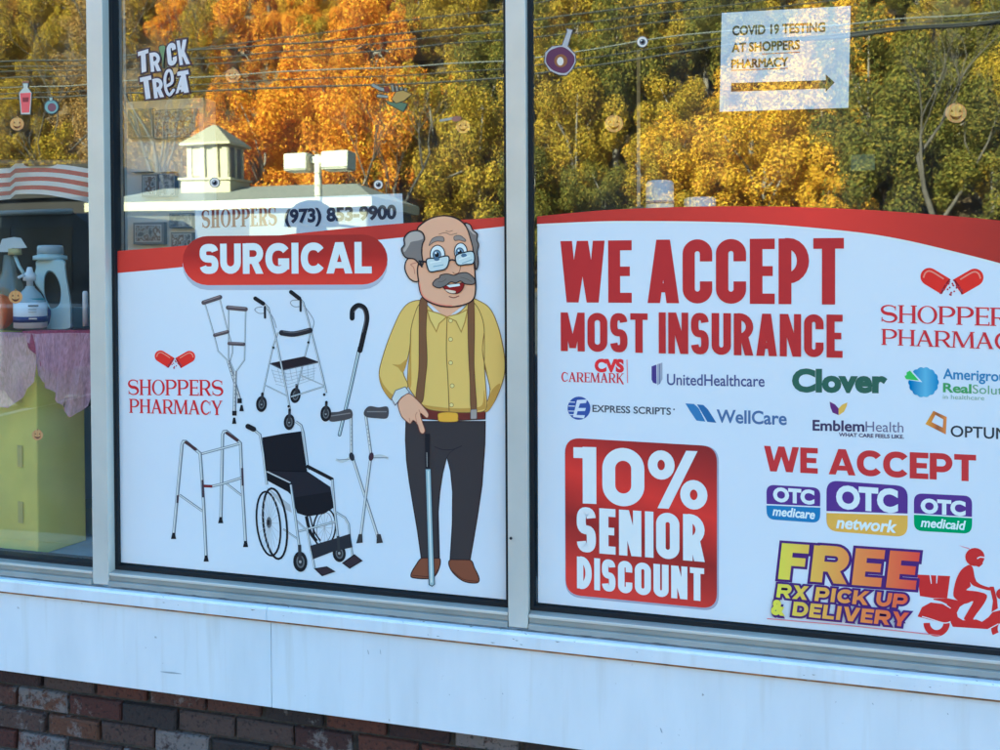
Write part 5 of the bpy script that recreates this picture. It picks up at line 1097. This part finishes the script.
# ================================================================== the place across the street, seen mirrored in the glass
def ground():
    q = MB(); q.add([(-400, -400, -.004), (400, -400, -.004), (400, 400, -.004), (-400, 400, -.004)], [(0, 1, 2, 3)], mat('asphalt', (.055, .055, .058), rough=.9, noise=.2, nscale=2)); o = q.build('ground'); o['kind'] = 'structure'
    q = MB(); q.box((-12, -1.5, -.003), (12, .0, .0), mat('concrete', (.32, .31, .29), rough=.9, noise=.1, nscale=4))
    q.box((-12, -1.62, -.003), (12, -1.505, .0), mat('kerb_stone', (.36, .35, .33), rough=.9)); o = q.build('pavement'); o['kind'] = 'structure'
    for i in range(7):
        pass
    q = MB(); m = mat('road_paint', (.6, .6, .58), rough=.8)
    for i in range(9): q.add([(-12+i*2.8, -8.5, .004), (-11.9+i*2.8, -8.5, .004), (-11.9+i*2.8, -3.4, .004), (-12+i*2.8, -3.4, .004)], [(0, 1, 2, 3)], m)
    o = q.build('parking_lines'); o['kind'] = 'structure'
ground()
def hill_z(x, y):
    d = max(0, -y-30); return d*.50*(1-math.exp(-d/14))+.8*math.sin(x*.06)*min(1, d/20)
q = MB(); nx, ny = 40, 24; vs = []
for j in range(ny+1):
    for i in range(nx+1):
        x = -160+320*i/nx; y = -28-120*j/ny; vs.append((x, y, hill_z(x, y)-.3+(.2 if j else 0)))
q.add(vs, [(j*(nx+1)+i, (j+1)*(nx+1)+i, (j+1)*(nx+1)+i+1, j*(nx+1)+i+1) for j in range(ny) for i in range(nx)], mat('leaf_litter', (.10, .065, .03), rough=1, noise=.4, nscale=.5), True)
o = q.build('hill'); o['kind'] = 'structure'

# ------------------------------------------------------------------ trees
def leaf_mat(name, cols, trans=.33):
    m = bpy.data.materials.new(name); m.use_nodes = True; t = m.node_tree; b = t.nodes['Principled BSDF']; b.inputs['Roughness'].default_value = .65; b.inputs['Specular IOR Level'].default_value = .0
    g = t.nodes.new('ShaderNodeNewGeometry'); r = t.nodes.new('ShaderNodeValToRGB'); e = r.color_ramp.elements
    while len(e) < len(cols): e.new(.5)
    for i, c in enumerate(cols): e[i].position = i/(len(cols)-1); e[i].color = (*c, 1)
    t.links.new(g.outputs['Random Per Island'], r.inputs[0]); t.links.new(r.outputs[0], b.inputs['Base Color'])
    tl = t.nodes.new('ShaderNodeBsdfTranslucent'); mx = t.nodes.new('ShaderNodeMixShader'); mx.inputs[0].default_value = trans
    t.links.new(r.outputs[0], tl.inputs[0]); t.links.new(b.outputs[0], mx.inputs[1]); t.links.new(tl.outputs[0], mx.inputs[2]); t.links.new(mx.outputs[0], t.nodes['Material Output'].inputs[0]); return m
LEAF = {
 'orange': leaf_mat('orange_leaves', [(.36, .10, .010), (.60, .20, .014), (.72, .30, .018), (.72, .40, .025), (.64, .23, .022)]),
 'gold': leaf_mat('gold_leaves', [(.34, .18, .013), (.58, .32, .018), (.68, .38, .022), (.42, .28, .022), (.64, .27, .03)]),
 'olive': leaf_mat('olive_leaves', [(.16, .115, .015), (.32, .22, .020), (.50, .31, .025), (.22, .17, .02), (.46, .24, .028)]),
 'green': leaf_mat('green_leaves', [(.055, .058, .013), (.11, .105, .020), (.20, .155, .024), (.09, .085, .018), (.26, .17, .026)]),
 'tan': leaf_mat('tan_leaves', [(.17, .105, .035), (.32, .19, .06), (.42, .25, .07), (.24, .16, .055), (.46, .22, .05)])}
bark = mat('bark', (.16, .13, .10), rough=.95, noise=.3, nscale=3)
def crown_mesh(seed, n, leaf, ry, rz):
    rs = np.random.RandomState(seed); nc = 80; cen = []
    while len(cen) < nc:
        p = rs.uniform(-1, 1, 3)
        if .25 < np.linalg.norm(p) < 1 and p[2] > -.75: cen.append(p)
    cen = np.array(cen)*rs.uniform(.75, 1.22, (nc, 1)); rad = rs.uniform(.10, .29, nc); idx = rs.choice(nc, n, p=rad**2*(w0 := rs.uniform(.3, 1.6, nc))/np.sum(rad**2*w0))
    d = rs.normal(size=(n, 3)); d /= np.linalg.norm(d, axis=1)[:, None]; rr = rs.uniform(.45, 1.0, n)**.6
    c = (cen[idx]+d*(rad[idx]*rr)[:, None])*np.array([ry, ry, rz]); nrm = d*1.0+rs.normal(size=(n, 3))*.42; nrm /= np.linalg.norm(nrm, axis=1)[:, None]
    a = np.cross(nrm, rs.normal(size=(n, 3))); a /= np.linalg.norm(a, axis=1)[:, None]; b = np.cross(nrm, a); s = leaf*rs.uniform(.55, 1.25, n)[:, None]
    v = np.stack([c-a*s*.55, c-b*s*.32+a*s*.05, c+a*s*.6, c+b*s*.32+a*s*.05], 1).reshape(-1, 3)
    me = bpy.data.meshes.new('crown'); me.vertices.add(4*n); me.vertices.foreach_set('co', v.ravel()); me.loops.add(4*n); me.loops.foreach_set('vertex_index', np.arange(4*n)); me.polygons.add(n); me.polygons.foreach_set('loop_start', np.arange(0, 4*n, 4)); me.polygons.foreach_set('loop_total', np.full(n, 4)); me.update(calc_edges=True); me.materials.append(LEAF['olive'])
    return me, cen*np.array([ry, ry, rz])
def trunk_mesh(cen, h, r, seed):
    q = MB(); rn = random.Random(seed); q.tube([(0, 0, -1.0), (.05, 0, h*.4), (-.1, .05, h*.75), (0, 0, h+1.2)], [r*1.25, r, r*.75, r*.25], bark, 7)
    for k in range(9):
        e = cen[rn.randrange(len(cen))]; z0 = h*rn.uniform(.55, 1.05); q.tube([(0, 0, z0), (e[0]*.4, e[1]*.4, z0+(h+e[2]+.8-z0)*.5), (e[0]*.95, e[1]*.95, h+e[2])], [r*.5, r*.34, r*.12], bark, 5)
    o = q.build('trunk'); me = o.data; bpy.data.objects.remove(o); return me
CROWNS = [crown_mesh(i, 24000, .19, 3.5, 4.4+.4*(i % 3)) for i in range(5)]; SPARSE = crown_mesh(9, 7000, .19, 3.2, 4.6)
TH = 5.2; TRUNKS = [trunk_mesh(c[1], TH, .22, i) for i, c in enumerate(CROWNS)]; STRUNK = trunk_mesh(SPARSE[1], TH, .26, 44)
GL = {'orange': 'bright orange autumn tree', 'gold': 'golden yellow autumn tree', 'olive': 'olive and yellow autumn tree', 'green': 'dark green tree', 'tan': 'half bare tan autumn tree'}
def tree(px, Y, kind, k, seed, zs=1.0, dz=0):
    rn = random.Random(seed); p = opp(px, 300, Y); z = hill_z(p.x, -Y)+dz
    t = empty('autumn_tree', (p.x, -Y, z)); row = 'at the foot of the hill' if Y < 44 else 'half way up the hill' if Y < 72 else 'high on the hill'
    tag(t, GL[kind]+' '+row+' reflected in the glass', 'tree', GL[kind]+'s '+row)
    i = rn.randrange(5); me, tr = (SPARSE[0], STRUNK) if kind == 'tan' else (CROWNS[i][0], TRUNKS[i])
    t.rotation_euler = (0, 0, rn.uniform(0, 6.28)); t.scale = (k, k, k*zs)
    c = bpy.data.objects.new('crown', me); COL.objects.link(c); c.parent = t; c.location = (0, 0, TH)
    c.material_slots[0].link = 'OBJECT'; c.material_slots[0].material = LEAF[kind]
    b = bpy.data.objects.new('trunk', tr); COL.objects.link(b); b.parent = t
def zone(px, row, rn):
    if px < 70: return rn.choice(['olive', 'olive', 'gold', 'olive'])
    if px < 150: return rn.choice(['tan', 'tan', 'olive', 'olive'])
    if px < 222: return rn.choice(['tan', 'tan', 'olive', 'orange'])
    if px < 405: return 'orange' if rn.random() < .85 else rn.choice(['gold', 'olive'])
    if px < 690: return rn.choice(['olive', 'olive', 'olive', 'green', 'olive'])
    if px < 850: return rn.choice(['gold', 'gold', 'olive']) if row < 3 else rn.choice(['olive', 'olive', 'green', 'green'])
    return rn.choice(['green', 'green', 'olive']) if row > 1 else rn.choice(['green', 'green', 'green', 'olive'])
rn = random.Random(11); sd_ = 0
for row, (Y, step, k) in enumerate(((35, 80, .66), (40, 72, .74), (47, 66, .80), (56, 60, .86), (66, 54, .95), (78, 48, 1.02), (92, 44, 1.12), (110, 40, 1.25))):
    px = -120+rn.uniform(0, 30)
    while px < 1130:
        sd_ += 1; q_ = px+rn.uniform(-14, 14); tree(q_, Y+rn.uniform(-3, 3), zone(q_+rn.uniform(-25, 25), row, rn), k*rn.uniform(.72, 1.25), sd_, rn.uniform(.85, 1.3)); px += step*rn.uniform(.75, 1.2)

# bare trees in front of the wood
pbark = mat('pale_bark', (.075, .06, .045), rough=.95, noise=.3, nscale=3)
def bare_tree(px, Y, h, seed, lb):
    rn = random.Random(seed); p = opp(px, 300, Y); z = hill_z(p.x, -Y); t = empty('bare_tree', (p.x, -Y, z)); tag(t, lb, 'tree', 'bare trees'); q = MB()
    def grow(a, d, L, r, n):
        pts = [a]; 
        for k in range(4): d = (d+Vector((rn.uniform(-.22, .22), rn.uniform(-.22, .22), .05))).normalized(); pts.append(pts[-1]+d*L/4)
        q.tube(pts, [r*(1-.13*k) for k in range(5)], pbark, 6 if n > 2 else 4, False)
        if n:
            for k in range(3 if n > 1 else 4):
                f = rn.choice((2, 3, 4)); e = (d+Vector((rn.uniform(-.9, .9), rn.uniform(-.9, .9), rn.uniform(-.1, .6)))).normalized(); grow(pts[f], e, L*rn.uniform(.5, .75), r*.48, n-1)
    grow(Vector((p.x, -Y, z-.5)), Vector((0, 0, 1)), h*.5, .17, 5); q.build('trunk', t)
for a_ in ((176, 33, 15, 3, 'bare grey tree behind the TRICK or TREAT sticker'), (204, 32, 16, 8, 'bare forked tree above the cupola'), (395, 31.5, 11, 5, 'bare tree in the dark gap beside the skeleton hand sticker'), (945, 32, 12, 9, 'bare branching tree under the largest pumpkin sticker'), (60, 34, 14, 12, 'bare tree in the left pane')): bare_tree(*a_)

# ------------------------------------------------------------------ pale building with a cupola
pale = mat('cream_siding', (.44, .38, .23), rough=.7); shing = mat('roof_shingles', (.17, .16, .13), rough=.9, noise=.2, nscale=6); louv = mat('dark_louvre', (.10, .09, .08), rough=.8)
YB = 25.0
bl2 = empty('cupola_building', opp(260, 330, YB)); bl2.location.z = 0; tag(bl2, 'pale building with a roof cupola reflected in the middle pane', 'building')
xw0, xw1 = opp(96, 200, YB).x, opp(368, 200, YB).x; ze = opp(220, 201, YB).z; zr = opp(280, 188, YB+3.5).z
q = MB(); q.box((xw0, -YB-5, 0), (xw1, -YB, ze-.25), mat('eave_shade_siding', (.07, .062, .045), rough=.8, noise=.15, nscale=2)); q.build('wall', bl2)  # wall colour darkened for the eave's shade and a dark window band
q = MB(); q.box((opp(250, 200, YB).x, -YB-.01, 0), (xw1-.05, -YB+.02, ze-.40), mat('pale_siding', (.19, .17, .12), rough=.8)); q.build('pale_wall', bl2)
q = MB(); q.box((xw0-.3, -YB-5.3, ze-.38), (xw1+.3, -YB+.35, ze), pale); q.build('eave', bl2, .02)
q = MB(); A = [(xw0-.3, -YB+.35, ze+.002), (xw1+.3, -YB+.35, ze+.002), (xw1+.3, -YB-5.3, ze+.002), (xw0-.3, -YB-5.3, ze+.002)]; B_ = [(xw0+1.5, -YB-2.4, zr), (xw1-1.5, -YB-2.4, zr), (xw1-1.5, -YB-2.6, zr), (xw0+1.5, -YB-2.6, zr)]; q.hexa(A, B_, shing); q.build('roof', bl2, 0, True)
for i in range(6):
    x = xw0+1.0+i*(xw1-xw0-2)/5.5; wd = empty('window', (x, -YB, 1.0), bl2); q = MB(); q.box((x, -YB-.05, 1.0), (x+.9, -YB+.03, 2.3), pale); q.build('frame', wd); q = MB(); q.box((x+.08, -YB+.02, 1.08), (x+.82, -YB+.045, 2.22), mat('dark_pane', (.03, .035, .04), rough=.1)); q.build('pane', wd)
YC = YB+1.6
cu = empty('cupola', opp(208, 190, YC), bl2)
xa, xb_ = opp(189, 160, YC).x, opp(228, 160, YC).x; wC = xb_-xa; dC = wC*.62; zb0, zb1, zb2, zb3 = opp(208, 199, YC).z, opp(208, 178, YC).z, opp(208, 145.5, YC).z, opp(212, 126, YC+.6).z
q = MB(); q.box((xa-.2, -YC-dC-.2, zb0-.6), (xb_+.2, -YC+.2, zb1), pale); q.box((xa-.28, -YC-dC-.28, zb1-.08), (xb_+.28, -YC+.28, zb1+.02), pale); q.build('base', cu, .01)
q = MB(); q.box((xa+.05, -YC-dC+.05, zb1+.02), (xb_-.05, -YC-.05, zb2), pale); q.build('drum', cu)
q = MB()
for f in (0, .32, .64, .88): q.box((xa+wC*f, -YC-.05, zb1+.02), (xa+wC*(f+.12), -YC+.04, zb2-.02), pale)
for f in (0, .42, .88): q.box((xb_-.05, -YC-dC*(f+.12), zb1+.02), (xb_+.04, -YC-dC*f, zb2-.02), pale)
q.build('pilasters', cu)
q = MB()
for f in (.12, .54): q.box((xb_-.049, -YC-dC*(f+.3), zb1+.06), (xb_+.005, -YC-dC*f, zb2-.08), louv)
q.box((xa+wC*.13, -YC-.049, zb1+.1), (xa+wC*.31, -YC+.0, zb2-.1), mat('cream_louvre', (.42, .34, .22), rough=.8)); q.build('louvre', cu)
q = MB(); o_ = .24; q.box((xa-o_, -YC-dC-o_, zb2), (xb_+o_, -YC+o_, zb2+.10), pale); q.build('cornice', cu, .01)
q = MB(); cxm = (xa+xb_)/2; A = [(xa-o_, -YC+o_, zb2+.101), (xb_+o_, -YC+o_, zb2+.101), (xb_+o_, -YC-dC-o_, zb2+.101), (xa-o_, -YC-dC-o_, zb2+.101)]; q.hexa(A, [(cxm-.1, -YC-dC/2+.1, zb3), (cxm+.1, -YC-dC/2+.1, zb3), (cxm+.1, -YC-dC/2-.1, zb3), (cxm-.1, -YC-dC/2-.1, zb3)], mat('cupola_roof', (.24, .205, .13), rough=.8)); q.build('cupola_roof', cu, 0, True)
# ------------------------------------------------------------------ dark block added to keep mirrored foliage off the flag
YD = 27; xd0, xd1 = opp(-170, 200, YD).x, opp(100, 200, YD).x
db = empty('reflection_blocker', ((xd0+xd1)/2, -YD, 0)); tag(db, 'low dark building shape added to block mirrored foliage in the left pane', 'building')
q = MB(); q.box((xd0, -YD-6, 0), (xd1, -YD, opp(0, 200, YD).z), mat('blocker_wall', (.02, .016, .014), rough=.9)); q.build('wall', db)
q = MB(); q.box((xd0-.3, -YD-6.3, opp(0, 200, YD).z+.001), (xd1+.3, -YD+.3, opp(40, 166, YD).z), mat('blocker_roof', (.022, .018, .015), rough=.95, noise=.2, nscale=4)); q.build('roof', db)
# ------------------------------------------------------------------ twin lamp
YL = 18.0
lp_ = opp(319.5, 300, YL); lamp = empty('parking_lamp', (lp_.x, -YL, 0)); tag(lamp, 'white twin-headed parking lot lamp reflected in the middle pane', 'street lamp')
lm = mat('lamp_paint', (.58, .52, .37), rough=.5); zh0, zh1 = opp(320, 170.5, YL).z, opp(320, 152.5, YL).z
q = MB(); q.tube([(lp_.x, -YL, 0), (lp_.x, -YL, zh1-.05)], [.12, .10], lm, 10); q.build('pole', lamp)
q = MB(); q.box((opp(311, 160, YL).x, -YL-.08, zh1-.28), (opp(327, 160, YL).x, -YL+.08, zh1-.10), lm); q.build('arm', lamp)
for a, b in ((287.4, 311), (325.6, 351.5)):
    xa, xb_ = opp(a, 160, YL).x, opp(b, 160, YL).x; hd = MB(); hd.box((xa, -YL-.30, zh0), (xb_, -YL+.30, zh1), lm); h = hd.build('lamp_head', lamp, .04); q = MB(); q.box((xa+.06, -YL-.24, zh0-.012), (xb_-.06, -YL+.24, zh0-.001), mat('lamp_lens', (.5, .5, .45), rough=.2)); q.build('lens', h)
# ------------------------------------------------------------------ overhead cables
cab = mat('cable_black', (.03, .028, .025), rough=.7); cabg = mat('cable_grey', (.12, .115, .10), rough=.6)
for i, (pts, r, m, lb) in enumerate((
    ([(-200, 75), (45, 60), (310, 43), (500, 23), (750, -8), (1100, -70)], .019, cab, 'topmost overhead cable reflected across the panes'),
    ([(-200, 92), (45, 76), (310, 56), (500, 40), (720, 16), (1100, -40)], .015, cab, 'second overhead cable from the top'),
    ([(-200, 98), (45, 86), (310, 70), (500, 62), (640, 42), (720, 33), (850, 24), (1100, 2)], .016, cabg, 'pale overhead cable that crosses the panes'),
    ([(-200, 108), (45, 97), (310, 86), (500, 79), (720, 47), (850, 33), (1100, 10)], .022, cab, 'lowest overhead cable reflected across the panes'),
    ([(-200, 84), (45, 70), (310, 50), (500, 31), (735, 5), (1100, -52)], .014, cab, 'slim overhead cable just under the topmost one'),
    ([(-200, 104), (45, 92), (310, 78), (500, 70), (720, 40), (850, 29), (1100, 6)], .014, cab, 'slim overhead cable just above the lowest one'),
    ([(780, 40), (850, 36), (930, 27), (1100, 14)], .045, cab, 'thick dark cable bundle reflected at the upper right'),
    ([(-200, 68), (45, 66), (310, 35), (500, 8), (600, -8)], .015, cab, 'thin overhead cable above the TRICK or TREAT sticker'))):
    q = MB(); q.tube([opp(a, b, 13+i*.25) for a, b in catmull(pts, 5, False)], r, m, 6); o = q.build('overhead_cable'); tag(o, lb, 'cable', 'overhead cables')
# ------------------------------------------------------------------ parked van
def van():
    Y = 4.6; zr_ = opp(60, 213, Y).z; xr = opp(98, 220, Y).x; xl = xr-4.4
    r = empty('parked_van', ((xl+xr)/2, -Y-.9, 0)); tag(r, 'dark parked van with a painted sky sheen along its roof, reflected in the left pane', 'van')
    paint = mat('van_paint', (.035, .042, .05), rough=.55, spec=.12); gl = mat('van_glass', (.01, .013, .015), rough=.3, spec=.1)
    pr = [(xl, .45), (xr, .45), (xr, 1.15), (xr-.12, zr_-.12), (xr-.3, zr_), (xl+2.3, zr_-.01), (xl+1.9, zr_-.10), (xl+.95, 1.18), (xl+.1, 1.0), (xl, .8)]
    q = MB(); q.extrude(pr, lambda p, k: Vector((p[0], -Y-1.8*k, p[1])), paint); q.build('body', r, .04, True)
    q = MB()
    for a, b in ((xl+1.6, xl+2.4), (xl+2.5, xr-1.05), (xr-.98, xr-.3)):
        q.extrude([(a, 1.18), (b, 1.18), (b, zr_-.14), (max(a, xl+1.95), zr_-.14)], lambda p, k: Vector((p[0], -Y+.006-.03*k, p[1])), gl)
    q.build('side_window', r, 0, True)
    q = MB(); q.tube([(xl+.98, -Y+.02, 1.19), (xl+1.92, -Y+.02, zr_-.09), (xl+2.3, -Y+.02, zr_), (xr-.3, -Y+.02, zr_+.01)], .028, mat('roof_sky_sheen', (.66, .64, .56), rough=.4)); q.build('roof_sky_sheen', r)  # pale strip stands in for sky reflected along the roof edge
    for x in (xl+.85, xr-.85):
        for y in (-Y-.12, -Y-1.7):
            w_ = empty('wheel', (x, y, .34), r); q = MB(); q.tube([(x, y-.11, .34), (x, y+.13, .34)], .34, mat('tyre', (.02, .02, .02), rough=.9), 22); q.build('tyre', w_); q = MB(); q.tube([(x, y-.12, .34), (x, y+.14, .34)], .2, mat('rim', (.06, .06, .065), rough=.5), 14); q.build('rim', w_)
    q = MB(); q.box((xr-.01, -Y-.35, .85), (xr+.03, -Y-.1, 1.1), mat('tail_light', (.3, .02, .02), rough=.3)); q.build('tail_light', r)
    q = MB(); q.box((xl-.03, -Y-.4, .72), (xl+.02, -Y-.1, .9), mat('head_light', (.6, .6, .6), rough=.2)); q.build('headlight', r)
    q = MB(); q.box((xl+.3, -Y-.01, 1.02), (xr-.1, -Y+.012, 1.06), mat('side_trim', (.25, .28, .32), rough=.5)); q.build('side_trim', r)
van()
# ------------------------------------------------------------------ person in a cap, only mirrored
def person():
    Y = 1.75; p = opp(306, 222, Y); top = opp(310, 200, Y).z; hx, hz = p.x, top-.125
    def grow(nm, V, E, R, m, sub=2):
        me = bpy.data.meshes.new(nm); me.from_pydata([Vector(v) for v in V], E, []); me.materials.append(m); o = bpy.data.objects.new(nm, me); COL.objects.link(o)
        md = o.modifiers.new('skin', 'SKIN'); md.use_smooth_shade = True
        for i, r in enumerate(R): me.skin_vertices[0].data[i].radius = (r, r)
        me.skin_vertices[0].data[0].use_root = True; s_ = o.modifiers.new('sub', 'SUBSURF'); s_.levels = s_.render_levels = sub; return o
    k = top/1.80; b = Vector((hx, -Y, 0)); P_ = lambda x, y, z: b+Vector((x, y, z*k))
    V = [P_(0, 0, .95), P_(0, 0, 1.18), P_(0, 0, 1.40), P_(.02, 0, 1.52), P_(.03, 0, 1.60), P_(.035, 0, 1.70),
         P_(0, .19, 1.42), P_(.02, .25, 1.16), P_(.16, .2, .98), P_(0, -.19, 1.42), P_(.02, -.25, 1.16), P_(.16, -.2, .98),
         P_(0, .10, .88), P_(.02, .11, .50), P_(0, .11, .09), P_(.14, .12, .04), P_(0, -.10, .88), P_(.02, -.11, .50), P_(0, -.11, .09), P_(.14, -.12, .04)]
    E = [(0, 1), (1, 2), (2, 3), (3, 4), (4, 5), (2, 6), (6, 7), (7, 8), (2, 9), (9, 10), (10, 11), (0, 12), (12, 13), (13, 14), (14, 15), (0, 16), (16, 17), (17, 18), (18, 19)]
    R = [.15, .14, .15, .06, .085, .095, .075, .055, .04, .075, .055, .04, .10, .07, .05, .04, .10, .07, .05, .04]
    o = grow('person', V, E, R, mat('dark_clothes', (.03, .035, .05), rough=.9)); tag(o, 'passer-by in dark clothes and a peaked cap, mirrored behind the phone number', 'person')
    q = MB(); c = P_(.03, 0, 1.66); cm_ = mat('cap_cloth', (.035, .04, .055), rough=.9); hh = top-c.z
    q.lathe([(.135*math.cos(t), hh*math.sin(t)) for t in (math.pi/2*i/8*.98 for i in range(9))], c, cm_, 20, 1.08, .9)
    q.extrude([(.08, 0), (.27, -.025), (.27, -.035), (.08, -.014)], lambda p_, j: c+Vector((p_[0], -.08+.16*j, p_[1]+.02)), cm_); h = q.build('cap', None, 0, True); h.parent = o
person()
